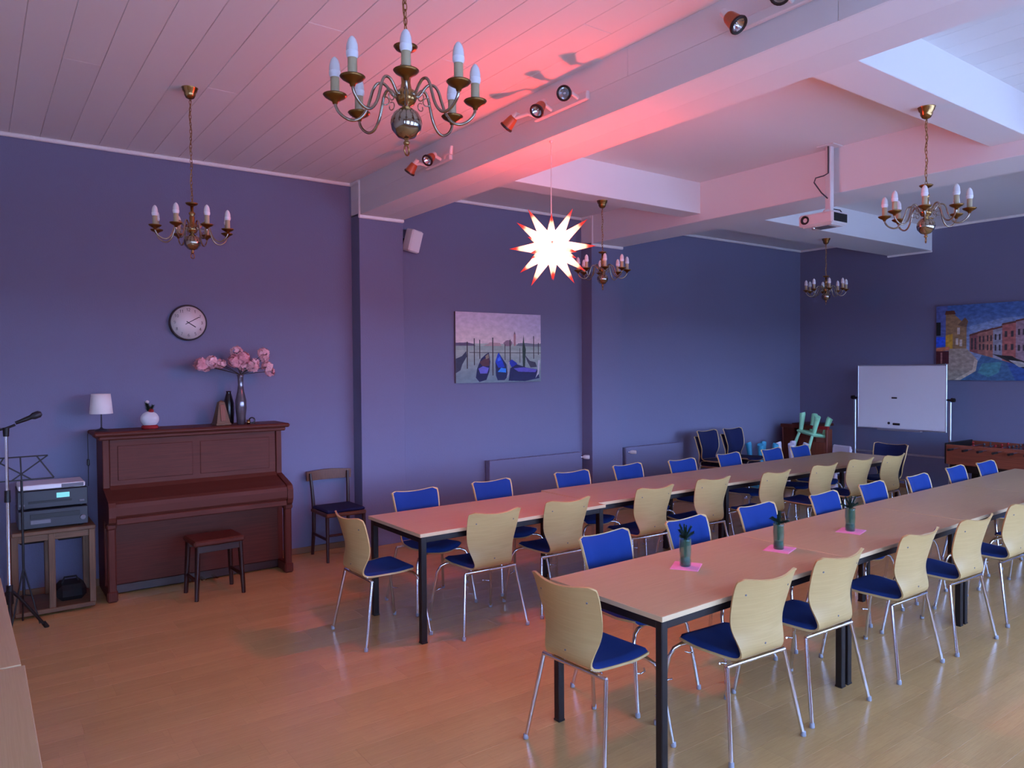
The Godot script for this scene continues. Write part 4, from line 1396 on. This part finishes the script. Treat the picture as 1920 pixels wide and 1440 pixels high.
func gondola_image() -> Image:
	var im := Image.create(600, 400, true, Image.FORMAT_RGB8)
	for y in 400:
		var t := y / 400.0
		var c := Color(0.80, 0.74, 0.80).lerp(Color(0.86, 0.78, 0.76), smoothstep(0.0, 0.42, t))
		if t > 0.44: c = Color(0.66, 0.70, 0.64).lerp(Color(0.46, 0.54, 0.56), smoothstep(0.44, 1.0, t))
		for x in 600: im.set_pixel(x, y, c.lerp(Color(0.68, 0.67, 0.80), 0.45 * smoothstep(0.3, 1.0, x / 600.0) * (1.0 - smoothstep(0.2, 0.5, t))))
	# far shore
	fill_poly(im, [[0, 0.435], [0.13, 0.43], [0.2, 0.45], [0.22, 0.475], [0, 0.48]], Color(0.38, 0.34, 0.42))
	fill_poly(im, [[0.3, 0.475], [0.36, 0.45], [0.38, 0.425], [0.5, 0.43], [0.52, 0.475]], Color(0.72, 0.60, 0.58))
	fill_poly(im, [[0.54, 0.43], [0.57, 0.395], [0.6, 0.385], [0.64, 0.405], [0.65, 0.43], [0.63, 0.475], [0.56, 0.475]], Color(0.56, 0.46, 0.50))
	rect(im, 0.665, 0.30, 0.688, 0.47, Color(0.68, 0.50, 0.50))
	fill_poly(im, [[0.665, 0.30], [0.676, 0.255], [0.688, 0.30]], Color(0.50, 0.42, 0.44))
	fill_poly(im, [[0.69, 0.47], [0.72, 0.43], [0.82, 0.425], [0.93, 0.44], [1, 0.43], [1, 0.48]], Color(0.46, 0.48, 0.50))
	rect(im, 0, 0.475, 1, 0.535, Color(0.55, 0.62, 0.58), 0.6)
	# jetty rail and posts
	rect(im, 0.15, 0.568, 1.0, 0.576, Color(0.22, 0.22, 0.22))
	for q in [[0.12, 0.42, 0.8, 0.012], [0.20, 0.37, 0.75, 0.010], [0.262, 0.39, 0.66, 0.010], [0.41, 0.355, 0.90, 0.011], [0.615, 0.38, 0.70, 0.011], [0.555, 0.45, 0.68, 0.008], [0.735, 0.5, 0.72, 0.006], [0.905, 0.32, 0.66, 0.010], [0.965, 0.42, 0.6, 0.008]]:
		rect(im, q[0], q[1], q[0] + q[3], q[2], Color(0.23, 0.21, 0.22))
	fill_poly(im, [[0.775, 0.42], [0.785, 0.31], [0.792, 0.42], [0.812, 0.52], [0.80, 0.78], [0.775, 0.78], [0.77, 0.52]], Color(0.16, 0.24, 0.20))
	# boats
	fill_poly(im, [[0, 0.66], [0.07, 0.62], [0.115, 0.55], [0.12, 0.63], [0.07, 0.74], [0.05, 0.82], [0, 0.86]], Color(0.22, 0.24, 0.32))
	fill_poly(im, [[0.22, 0.93], [0.235, 0.80], [0.28, 0.66], [0.33, 0.60], [0.37, 0.57], [0.385, 0.70], [0.375, 0.84], [0.34, 0.96], [0.26, 0.99]], Color(0.12, 0.14, 0.30))
	fill_poly(im, [[0.26, 0.71], [0.32, 0.655], [0.375, 0.66], [0.375, 0.76], [0.30, 0.77]], Color(0.35, 0.22, 0.24))
	fill_poly(im, [[0.33, 0.62], [0.365, 0.585], [0.372, 0.65], [0.335, 0.665]], Color(0.55, 0.50, 0.40))
	fill_poly(im, [[0.25, 0.80], [0.30, 0.765], [0.37, 0.79], [0.35, 0.87], [0.27, 0.87]], Color(0.42, 0.42, 0.78))
	fill_poly(im, [[0.45, 0.90], [0.445, 0.70], [0.47, 0.60], [0.485, 0.57], [0.52, 0.64], [0.575, 0.74], [0.59, 0.92], [0.55, 0.97], [0.47, 0.97]], Color(0.13, 0.17, 0.33))
	fill_poly(im, [[0.445, 0.70], [0.47, 0.60], [0.485, 0.57], [0.52, 0.66], [0.555, 0.78], [0.48, 0.79]], Color(0.13, 0.26, 0.75))
	fill_poly(im, [[0.47, 0.66], [0.50, 0.62], [0.51, 0.68], [0.47, 0.70]], Color(0.25, 0.45, 0.90))
	fill_poly(im, [[0.47, 0.85], [0.51, 0.79], [0.57, 0.80], [0.57, 0.86]], Color(0.20, 0.55, 0.92))
	fill_poly(im, [[0.60, 0.70], [0.64, 0.67], [0.70, 0.72], [0.72, 0.80], [0.64, 0.79]], Color(0.14, 0.22, 0.66))
	fill_poly(im, [[0.62, 0.80], [0.70, 0.74], [0.82, 0.79], [0.96, 0.82], [0.98, 0.95], [0.80, 0.99], [0.60, 0.98]], Color(0.13, 0.16, 0.33))
	fill_poly(im, [[0.66, 0.80], [0.78, 0.785], [0.95, 0.82], [0.93, 0.86], [0.72, 0.85]], Color(0.38, 0.36, 0.72))
	fill_poly(im, [[0.80, 0.60], [0.86, 0.69], [0.93, 0.71], [0.95, 0.78], [0.87, 0.79], [0.83, 0.70]], Color(0.26, 0.27, 0.33))
	fill_poly(im, [[0.965, 0.68], [0.99, 0.68], [0.975, 0.88], [0.93, 0.95], [0.955, 0.86]], Color(0.72, 0.72, 0.74))
	fill_poly(im, [[0.60, 0.70], [0.615, 0.70], [0.605, 0.88], [0.575, 0.95], [0.59, 0.86]], Color(0.64, 0.64, 0.68))
	speckle(im, 0.08, 0.02, 8)
	return im

func canal_image() -> Image:
	var im := Image.create(760, 400, true, Image.FORMAT_RGB8)
	for y in 400:
		var t := y / 400.0
		for x in 760:
			im.set_pixel(x, y, Color(0.27, 0.42, 0.66).lerp(Color(0.52, 0.60, 0.74), smoothstep(0.05, 0.5, t)))
	fill_poly(im, [[0.2, 0.3], [0.42, 0.2], [0.62, 0.18], [0.55, 0.35], [0.3, 0.45]], Color(0.72, 0.78, 0.88), 0.35)
	# water, opening towards the viewer
	fill_poly(im, [[0.30, 0.66], [0.44, 0.64], [0.62, 0.78], [0.78, 1.0], [0.08, 1.0], [0.26, 0.80]], Color(0.27, 0.42, 0.58))
	fill_poly(im, [[0.42, 0.66], [0.50, 0.68], [0.72, 1.0], [0.50, 1.0]], Color(0.22, 0.36, 0.62))
	fill_poly(im, [[0.30, 0.78], [0.42, 0.76], [0.40, 0.90], [0.34, 0.96], [0.27, 0.90]], Color(0.32, 0.60, 0.62), 0.8)
	# houses along the far bank, stepping up
	var hs := [[0.22, 0.27, 0.40, Color(0.55, 0.34, 0.34)], [0.27, 0.32, 0.37, Color(0.62, 0.42, 0.38)], [0.32, 0.365, 0.35, Color(0.68, 0.46, 0.40)], [0.365, 0.42, 0.33, Color(0.60, 0.60, 0.66)], [0.42, 0.50, 0.275, Color(0.68, 0.40, 0.38)], [0.50, 0.565, 0.24, Color(0.62, 0.52, 0.56)], [0.565, 0.66, 0.12, Color(0.66, 0.13, 0.20)], [0.66, 0.78, 0.16, Color(0.76, 0.56, 0.30)], [0.78, 0.90, 0.10, Color(0.36, 0.52, 0.40)], [0.90, 1.0, 0.05, Color(0.72, 0.36, 0.26)]]
	for h in hs:
		var b: float = 0.62 + (h[0] - 0.22) * 0.62
		var b2: float = 0.62 + (h[1] - 0.22) * 0.62
		fill_poly(im, [[h[0], h[2] + 0.01], [h[1], h[2] - 0.015], [h[1], b2], [h[0], b]], h[3])
		fill_poly(im, [[h[0] - 0.004, h[2] + 0.02], [h[1] + 0.004, h[2] - 0.008], [h[1], h[2] - 0.03], [h[0], h[2] - 0.004]], Color(0.40, 0.24, 0.20))
		var w: float = h[1] - h[0]
		for i in 2:
			for j in 2:
				var xx: float = h[0] + w * (0.18 + 0.45 * i)
				var yy: float = lerpf(h[2], b, 0.2 + 0.36 * j)
				rect(im, xx, yy, xx + w * 0.2, yy + 0.075, Color(0.24, 0.22, 0.24))
	# quay and boats
	fill_poly(im, [[0.36, 0.66], [0.48, 0.70], [0.72, 0.90], [0.98, 1.0], [0.70, 1.0], [0.50, 0.80]], Color(0.17, 0.17, 0.17))
	fill_poly(im, [[0.46, 0.74], [0.53, 0.76], [0.60, 0.82], [0.52, 0.83]], Color(0.72, 0.72, 0.70))
	fill_poly(im, [[0.42, 0.68], [0.48, 0.69], [0.52, 0.75], [0.46, 0.74]], Color(0.10, 0.12, 0.12))
	# near bank: pale quay, yellow house, blue and dark red fronts
	fill_poly(im, [[0.08, 0.58], [0.20, 0.58], [0.265, 0.72], [0.25, 0.86], [0.14, 1.0], [0.06, 1.0]], Color(0.66, 0.60, 0.54))
	fill_poly(im, [[0.25, 0.72], [0.272, 0.74], [0.26, 0.88], [0.16, 1.0], [0.12, 1.0], [0.24, 0.86]], Color(0.82, 0.76, 0.68))
	rect(im, 0, 0, 0.075, 0.6, Color(0.33, 0.39, 0.62))
	rect(im, 0, 0.22, 0.03, 0.40, Color(0.07, 0.13, 0.12))
	rect(im, 0, 0.42, 0.06, 0.55, Color(0.16, 0.34, 0.86))
	fill_poly(im, [[0.065, 0.12], [0.12, 0.12], [0.18, 0.24], [0.20, 0.30], [0.20, 0.58], [0.065, 0.58]], Color(0.60, 0.48, 0.34))
	fill_poly(im, [[0.065, 0.40], [0.11, 0.38], [0.11, 0.58], [0.065, 0.58]], Color(0.80, 0.62, 0.20))
	fill_poly(im, [[0.058, 0.12], [0.065, 0.07], [0.12, 0.07], [0.13, 0.12]], Color(0.38, 0.22, 0.15))
	fill_poly(im, [[0.14, 0.27], [0.19, 0.17], [0.21, 0.22], [0.20, 0.30]], Color(0.45, 0.35, 0.26))
	for q in [[0.13, 0.44], [0.155, 0.46], [0.14, 0.30]]: rect(im, q[0], q[1], q[0] + 0.018, q[1] + 0.09, Color(0.80, 0.76, 0.72))
	fill_poly(im, [[0, 0.57], [0.09, 0.55], [0.09, 0.60], [0, 0.62]], Color(0.76, 0.46, 0.32))
	rect(im, 0, 0.61, 0.085, 0.78, Color(0.30, 0.10, 0.13))
	rect(im, 0.03, 0.63, 0.042, 0.78, Color(0.62, 0.40, 0.38))
	rect(im, 0, 0.78, 0.06, 1.0, Color(0.34, 0.34, 0.30))
	speckle(im, 0.20, 0.03, 9)
	return im

# canvas print: front faces +z
func canvas(called: String, w: float, h: float, depth: float, im: Image, label: String, at: Vector3, turn: float) -> void:
	var t := thing(called, label, "picture", at, turn)
	var b := G.new()
	b.box(Vector3(0, 0, depth / 2), Vector3(w, h, depth - 0.002), 0.004)
	part(t, "stretcher_frame", b, M.grey)
	var g := G.new()
	g.sg = -1
	var x := w / 2 - 0.002
	var y := h / 2 - 0.002
	g.quad(Vector3(-x, -y, depth), Vector3(x, -y, depth), Vector3(x, y, depth), Vector3(-x, y, depth), Vector2(0, 1), Vector2(1, 1), Vector2(1, 0), Vector2(0, 0))
	part(t, "canvas_print", g, print_mat(im))

func build_wall_things() -> void:
	canvas("canvas_picture", 1.225, 0.815, 0.032, gondola_image(), "canvas picture of moored blue gondolas on the wall above the radiator", Vector3(3.99, 2.063, 0.0), 0)
	canvas("canvas_picture", 2.0, 1.05, 0.035, canal_image(), "wide canvas picture of a canal with coloured houses on the end wall", Vector3(XR, 2.13, 2.17 + 1.0), -PI / 2)

	# wall clock showing ten past four
	var c := thing("wall_clock", "round white wall clock with thin dark rim above the piano", "clock", Vector3(0.556, 2.258, 0.0))
	var rim := G.new()
	rim.xf = Transform3D(Basis(Vector3.RIGHT, PI / 2), Vector3.ZERO)
	rim.lathe([Vector2(0, 0), Vector2(0.152, 0), Vector2(0.160, 0.006), Vector2(0.162, 0.03), Vector2(0.158, 0.042), Vector2(0.150, 0.044), Vector2(0.146, 0.036), Vector2(0, 0.036)], 48)
	part(c, "rim", rim, M.dark_grey)
	var face := G.new()
	face.xf = Transform3D(Basis(Vector3.RIGHT, PI / 2), Vector3.ZERO)
	face.lathe([Vector2(0.1475, 0.034), Vector2(0.1475, 0.038), Vector2(0, 0.038)], 48)
	part(c, "dial", face, M.plastic_white)
	var font := SystemFont.new()
	font.font_names = PackedStringArray(["Droid Sans"])
	for i in range(1, 13):
		var tm := TextMesh.new()
		tm.text = str(i)
		tm.font = font
		tm.font_size = 32
		tm.pixel_size = 0.00105
		tm.depth = 0.001
		var a := TAU * i / 12
		part(c, "numeral", tm, M.dark_grey, Vector3(sin(a) * 0.115, cos(a) * 0.115, 0.0386))
	for q in [[60.0, 0.105, 0.030, 0.006, "minute_hand", 0.042], [123.0, 0.072, 0.020, 0.008, "hour_hand", 0.0405]]:
		var hnd := G.new()
		var a := deg_to_rad(q[0])
		hnd.obox(Vector3(sin(a), cos(a), 0) * (q[1] - q[2]) / 2 + Vector3(0, 0, q[5]), Vector3(q[3], q[1] + q[2], 0.0012), Basis(Vector3.BACK, -a))
		part(c, q[4], hnd, M.black)
	var pin := G.new()
	pin.cyl(Vector3(0, 0, 0.038), Vector3(0, 0, 0.045), 0.006, 0.005, 12)
	part(c, "centre_pin", pin, M.black)

	# loudspeaker on the pillar corner
	var s := thing("loudspeaker", "small white loudspeaker tilted on a bracket high beside the pillar", "loudspeaker", Vector3(2.80, 3.19, 0.115))
	var tilt := Basis(Vector3.UP, 0.25) * Basis(Vector3.RIGHT, 0.22) * Basis(Vector3.BACK, -0.12)
	var sb := G.new()
	sb.obox(Vector3.ZERO, Vector3(0.155, 0.235, 0.12), tilt, 0.014)
	part(s, "cabinet", sb, M.plastic_white)
	var gr := G.new()
	gr.obox(tilt * Vector3(0, 0, 0.062), Vector3(0.135, 0.215, 0.008), tilt, 0.003)
	part(s, "grille", gr, M.white)
	var br := G.new()
	br.tube([Vector3(-0.03, 0, -0.113), Vector3(-0.02, 0, -0.05)], 0.012, 8)
	br.box(Vector3(-0.03, 0, -0.108), Vector3(0.06, 0.08, 0.012), 0.003)
	part(s, "bracket", br, M.black)

	# radiators, painted like the wall
	for q in [[3.775, 5.19, "under the gondola picture", 1], [5.965, 7.10, "beside the stacked chairs", 0]]:
		var w: float = q[1] - q[0]
		var r := thing("radiator", "flat lavender panel radiator with white thermostat knob, " + q[2], "radiator", Vector3(q[0], 0, 0.0), 0, "lavender panel radiators")
		part(r, "front_panel", bx(Vector3(0, 0.16, 0.10), Vector3(w, 0.755, 0.115), 0.006), M.wall)
		for x in [0.0, w - 0.012]:
			part(r, "side_panel", bx(Vector3(x, 0.165, 0.03), Vector3(x + 0.012, 0.75, 0.101), 0.003), M.wall)
		var grid := G.new()
		grid.box(Vector3(w / 2, 0.744, 0.035), Vector3(w, 0.010, 0.006))
		var k := 0.0
		while k < w:
			grid.box(Vector3(k, 0.744, 0.066), Vector3(0.008, 0.010, 0.07))
			k += 0.04
		part(r, "top_grille", grid, M.wall).set_meta("kind", "stuff")
		part(r, "back_panel", bx(Vector3(0.01, 0.17, 0.028), Vector3(w - 0.01, 0.74, 0.04)), M.wall)
		for x in [0.2, w - 0.2]:
			part(r, "wall_bracket", bx(Vector3(x, 0.3, 0.0), Vector3(x + 0.03, 0.6, 0.03)), M.wall)
		var v := G.new()
		var xe: float = w if q[3] == 1 else 0.06
		v.tube([Vector3(xe - 0.03, 0.69, 0.09), Vector3(xe + 0.02, 0.69, 0.13)], 0.012, 8)
		part(r, "valve", v, M.chrome)
		var kb := G.new()
		kb.tube([Vector3(xe + 0.015, 0.69, 0.12), Vector3(xe + 0.025, 0.69, 0.14), Vector3(xe + 0.055, 0.69, 0.185), Vector3(xe + 0.06, 0.69, 0.19)], [0.018, 0.026, 0.026, 0.018], 14)
		part(r, "thermostat_knob", kb, M.plastic_white)

# ================================================================ end of the room
func child_chair(m: Material) -> Node3D:
	# moulded child's chair with thick tapered legs; origin on the floor, faces +z
	var c := thing("child_chair", "x", "child chair")
	var st := G.new()
	st.box(Vector3(0, 0.285, 0), Vector3(0.36, 0.05, 0.32), 0.022)
	part(c, "seat", st, m)
	for sx in [-1.0, 1.0]:
		for sz in [-1.0, 1.0]:
			var g := G.new()
			g.tube([Vector3(sx * 0.150, 0.0, sz * 0.135), Vector3(sx * 0.143, 0.02, sz * 0.13), Vector3(sx * 0.125, 0.27, sz * 0.11)], [0.044, 0.044, 0.028], 14)
			part(c, "leg", g, m)
	var b := G.new()
	for sx in [-1.0, 1.0]:
		b.tube([Vector3(sx * 0.125, 0.29, -0.13), Vector3(sx * 0.135, 0.45, -0.155), Vector3(sx * 0.14, 0.60, -0.175)], [0.022, 0.024, 0.028], 10)
	b.box(Vector3(0, 0.58, -0.172), Vector3(0.33, 0.13, 0.04), 0.018)
	part(c, "backrest", b, m)
	return c

func build_end_of_room() -> void:
	# mobile whiteboard
	var w := thing("whiteboard", "mobile whiteboard on an aluminium stand in front of the end wall", "whiteboard", Vector3(9.30, 0, 2.065), -PI / 2)
	# local: x along the board (towards the windows), z out of its face
	part(w, "writing_surface", bx(Vector3(-0.59, 0.945, -0.006), Vector3(0.59, 1.81, 0.012), 0.001), M.board)
	var f := G.new()
	for s in [-1.0, 1.0]:
		f.box(Vector3(s * 0.597, 1.378, 0), Vector3(0.018, 0.90, 0.026), 0.004)
		f.box(Vector3(0, 1.378 + s * 0.441, 0), Vector3(1.21, 0.018, 0.026), 0.004)
	part(w, "frame", f, M.alu)
	for s in [-1.0, 1.0]:
		var p := G.new()
		p.box(Vector3(s * 0.645, 0.70, 0), Vector3(0.032, 1.27, 0.032), 0.006)
		part(w, "post", p, M.alu)
		var k := G.new()
		k.cyl(Vector3(s * 0.60, 1.36, 0), Vector3(s * 0.70, 1.36, 0), 0.014, 0.014, 10)
		k.cyl(Vector3(s * 0.66, 1.36, 0), Vector3(s * 0.70, 1.36, 0), 0.03, 0.026, 12)
		part(w, "pivot_knob", k, M.black)
		part(w, "foot", bx(Vector3(s * 0.645 - 0.02, 0.045, -0.30), Vector3(s * 0.645 + 0.02, 0.08, 0.30), 0.008), M.alu)
		for z in [-0.26, 0.26]:
			var c := G.new()
			c.tube([Vector3(s * 0.645 - 0.012, 0.024, z), Vector3(s * 0.645 + 0.012, 0.024, z)], 0.024, 12)
			part(w, "caster", c, M.black)
	part(w, "crossbar", bx(Vector3(-0.645, 0.585, -0.012), Vector3(0.645, 0.612, 0.012), 0.004), M.alu)
	part(w, "pen_tray", bx(Vector3(-0.30, 0.915, 0.0), Vector3(0.30, 0.93, 0.055), 0.004), M.alu)
	var er := G.new()
	er.box(Vector3.ZERO, Vector3(0.012, 0.03, 0.10), 0.006)
	single("board_eraser", er, M.black, "dark eraser stuck near the lower edge of the whiteboard", "eraser", Vector3(9.282, 1.005, 2.02))
	var mg := G.new()
	mg.xf = Transform3D(Basis(Vector3.BACK, PI / 2), Vector3.ZERO)
	mg.lathe([Vector2(0, 0), Vector2(0.018, 0), Vector2(0.018, 0.006), Vector2(0.014, 0.010), Vector2(0, 0.010)], 14)
	single("board_magnet", mg, M.black, "small round dark magnet beside the eraser on the whiteboard", "magnet", Vector3(9.288, 1.015, 1.915))
	var mp := G.new()
	mp.box(Vector3.ZERO, Vector3(0.010, 0.022, 0.075), 0.004)
	single("board_magnet", mp, M.black, "small dark bar magnet in the middle of the whiteboard", "magnet", Vector3(9.283, 1.368, 1.99))

	# football table
	var t := thing("football_table", "reddish table football game with rods standing before the end wall", "football table", Vector3(9.12, 0, 3.62))
	for s in [-1.0, 1.0]:
		part(t, "side_board", bx(Vector3(s * 0.36 - 0.013, 0.59, -0.72), Vector3(s * 0.36 + 0.013, 0.835, 0.72), 0.006), M.foos)
		part(t, "end_board", bx(Vector3(-0.37, 0.59, s * 0.725 - 0.014), Vector3(0.37, 0.85, s * 0.725 + 0.014), 0.008), M.black)
		for z in [-1.0, 1.0]:
			part(t, "leg", bx(Vector3(s * 0.31 - 0.045, 0, z * 0.64 - 0.045), Vector3(s * 0.31 + 0.045, 0.60, z * 0.64 + 0.045), 0.006), M.black)
	part(t, "playing_field", bx(Vector3(-0.35, 0.66, -0.71), Vector3(0.35, 0.675, 0.71)), M.field)
	part(t, "lower_panel", bx(Vector3(-0.34, 0.50, -0.66), Vector3(0.34, 0.59, 0.66), 0.004), M.black)
	for i in 8:
		var z := -0.56 + 0.16 * i
		var rd := G.new()
		rd.cyl(Vector3(-0.58, 0.80, z), Vector3(0.46, 0.80, z), 0.008, 0.008, 8)
		var ro := part(t, "rod", rd, M.chrome)
		var hd := G.new()
		hd.cyl(Vector3(-0.68, 0.80, z), Vector3(-0.565, 0.80, z), 0.015, 0.013, 10)
		part(ro, "handle", hd, M.black)
		var n := [1, 2, 3, 5, 5, 3, 2, 1][i] as int
		for j in n:
			var x := (j - (n - 1) / 2.0) * 0.55 / maxf(n, 3)
			var pl := G.new()
			pl.box(Vector3(x, 0.795, z), Vector3(0.030, 0.05, 0.024), 0.006)
			pl.ball(Vector3(x, 0.84, z), Vector3(0.014, 0.017, 0.014), 8, 6)
			pl.box(Vector3(x, 0.735, z), Vector3(0.022, 0.07, 0.018), 0.004)
			part(ro, "player", pl, M.player if i % 2 else M.red)

	# brown cupboard in the corner with children's chairs turned over on and around it
	var d := thing("corner_cupboard", "low brown wooden cupboard with a dark front rail in the corner", "cupboard", Vector3(9.65, 0, 0.62))
	part(d, "body", bx(Vector3(-0.05, 0.03, -0.30), Vector3(0.30, 0.86, 0.0), 0.004), M.foos)
	part(d, "side_panel", bx(Vector3(-0.345, 0.0, 0.33), Vector3(-0.20, 0.86, 0.36), 0.004), M.foos)
	part(d, "side_panel", bx(Vector3(-0.35, 0.0, -0.40), Vector3(0.40, 0.86, -0.37), 0.004), M.mahogany)
	part(d, "front_rail", bx(Vector3(-0.365, 0.855, -0.42), Vector3(-0.315, 0.91, 0.10), 0.006), M.mahogany)
	part(d, "front_rail", bx(Vector3(-0.365, 0.857, 0.102), Vector3(-0.315, 0.908, 0.385), 0.006), M.red, Vector3.ZERO, "red end of the front rail")
	part(d, "top_board", bx(Vector3(-0.06, 0.86, -0.42), Vector3(0.42, 0.90, 0.02), 0.006), M.mahogany)
	part(d, "front_panel", bx(Vector3(-0.345, 0.02, 0.02), Vector3(-0.325, 0.66, 0.33), 0.004), M.foos)
	var mc := child_chair(M.mint)
	var tip := Basis(Vector3(0.848, 0, -0.53), 0.20) * Basis(Vector3.UP, deg_to_rad(-100.0)) * Basis(Vector3.RIGHT, PI)
	mc.transform = Transform3D(tip, Vector3(9.31, 0.785, 0.735) - tip * Vector3(0, 0.285, 0))
	mc.set_meta("label", "mint green child's chair turned upside down against the corner cupboard")
	mc.set_meta("group", "moulded children's chairs")
	var wc := child_chair(M.kid_white)
	wc.transform = Transform3D(Basis(Vector3.UP, -1.9) * Basis(Vector3.RIGHT, PI), Vector3(8.84, 0.672, 0.70))
	wc.set_meta("label", "white child's chair turned upside down below the mint green chair")
	wc.set_meta("group", "moulded children's chairs")
	var bc := child_chair(M.cyan)
	bc.transform = Transform3D(Basis(Vector3.UP, -1.9) * Basis(Vector3.RIGHT, PI), Vector3(8.44, 0.672, 0.46))
	bc.set_meta("label", "cyan child's chair turned upside down beside the stacked navy chairs")
	bc.set_meta("group", "moulded children's chairs")
	var uc := child_chair(M.kid_white)
	uc.position = Vector3(9.14, 0, 1.185)
	uc.rotation.y = -PI / 2 - 0.2
	uc.set_meta("label", "white child's chair standing upright between cupboard and whiteboard")
	uc.set_meta("group", "moulded children's chairs")

# ================================================================ on the tables, and the counter by the camera
func build_table_things() -> void:
	var spots := [[2.112, 4.448, 0.55, "on the end table, nearest the piano"], [2.842, 4.534, 0.30, "near the first table seam, middle of three"], [3.631, 4.535, 0.25, "before the long seam, farthest from the piano"]]
	var i := 0
	for s in spots:
		var at := Vector3(s[0], 0.740, s[1])
		var n := thing("napkin", "pink paper napkin under the fir jar " + s[3], "napkin", at, s[2], "pink napkins under the jars")
		var g := G.new()
		g.box(Vector3(0.0, 0.0012, 0.005), Vector3(0.165, 0.0020, 0.150), 0.0008)
		part(n, "lower_fold", g, M.napkin)
		var g2 := G.new()
		g2.obox(Vector3(0.002, 0.0029, 0.004), Vector3(0.160, 0.0012, 0.146), Basis(Vector3.UP, 0.03), 0.0005)
		part(n, "upper_fold", g2, M.napkin)
		at.y += 0.0036
		var j := thing("glass_jar", "small greenish glass bottle with fir twigs " + s[3], "jar", at, 0.4 * i, "fir jars on the window row")
		var jb := G.new()
		jb.lathe([Vector2(0, 0), Vector2(0.027, 0), Vector2(0.031, 0.004), Vector2(0.0315, 0.034), Vector2(0.029, 0.044), Vector2(0.030, 0.052), Vector2(0.0325, 0.090), Vector2(0.031, 0.140), Vector2(0.033, 0.150), Vector2(0.030, 0.150), Vector2(0.028, 0.138), Vector2(0.029, 0.09), Vector2(0.026, 0.05), Vector2(0.027, 0.01), Vector2(0, 0.008)], 20)
		part(j, "glass", jb, M.glass)
		var wtr := G.new()
		wtr.lathe([Vector2(0, 0.0085), Vector2(0.026, 0.0105), Vector2(0.0265, 0.034), Vector2(0.0255, 0.045), Vector2(0, 0.045)], 16)
		part(j, "filling", wtr, M.grey)
		var fw := thing("fir_twigs", "green fir twigs in the bottle " + s[3], "twigs", at, 0.4 * i + 0.9 * i, "fir twigs in the jars")
		var dirs := [[Vector3(0.03, 1, 0.02), 0.175], [Vector3(-0.04, 1, 0.02), 0.165], [Vector3(0.02, 1, -0.04), 0.155], [Vector3(0.03, 1, 0.04), 0.14], [Vector3(-0.02, 1, -0.03), 0.18], [Vector3(0.04, 1, -0.01), 0.145]]
		for q in dirs.size():
			var f := G.new()
			fir_tuft(f, Vector3(0, 0.048, 0), dirs[q][0], dirs[q][1], 0.014, 190, 50 + q + i * 7)
			part(fw, "twig", f, M.fir)
		for q in [[Vector3(-1, 0.35, 0.3), 0.07], [Vector3(1, 0.35, 0.1), 0.065], [Vector3(0.2, 0.6, -1), 0.06], [Vector3(0.3, 1, 0.4), 0.07], [Vector3(-0.4, 1, -0.2), 0.08]]:
			var f := G.new()
			fir_tuft(f, Vector3(0, 0.155, 0), q[0], q[1], 0.024, 60, 90 + i)
			part(fw, "twig", f, M.fir)
		i += 1

	# two tables along the camera's side of the hall
	var t := make_table(1.45, 0.75)
	t.position = Vector3(-0.885 - 0.375, 0, 4.585)
	t.rotation.y = PI / 2
	t.set_meta("label", "pale beech table edge closest to the camera in the near corner")
	t.set_meta("group", "beech tables beside the camera")
	dup(t, "pale beech table end-on behind the closest table edge, towards the microphone", Vector3(-0.91 - 0.375, 0, 3.125), PI / 2 + 0.02, "beech tables beside the camera")
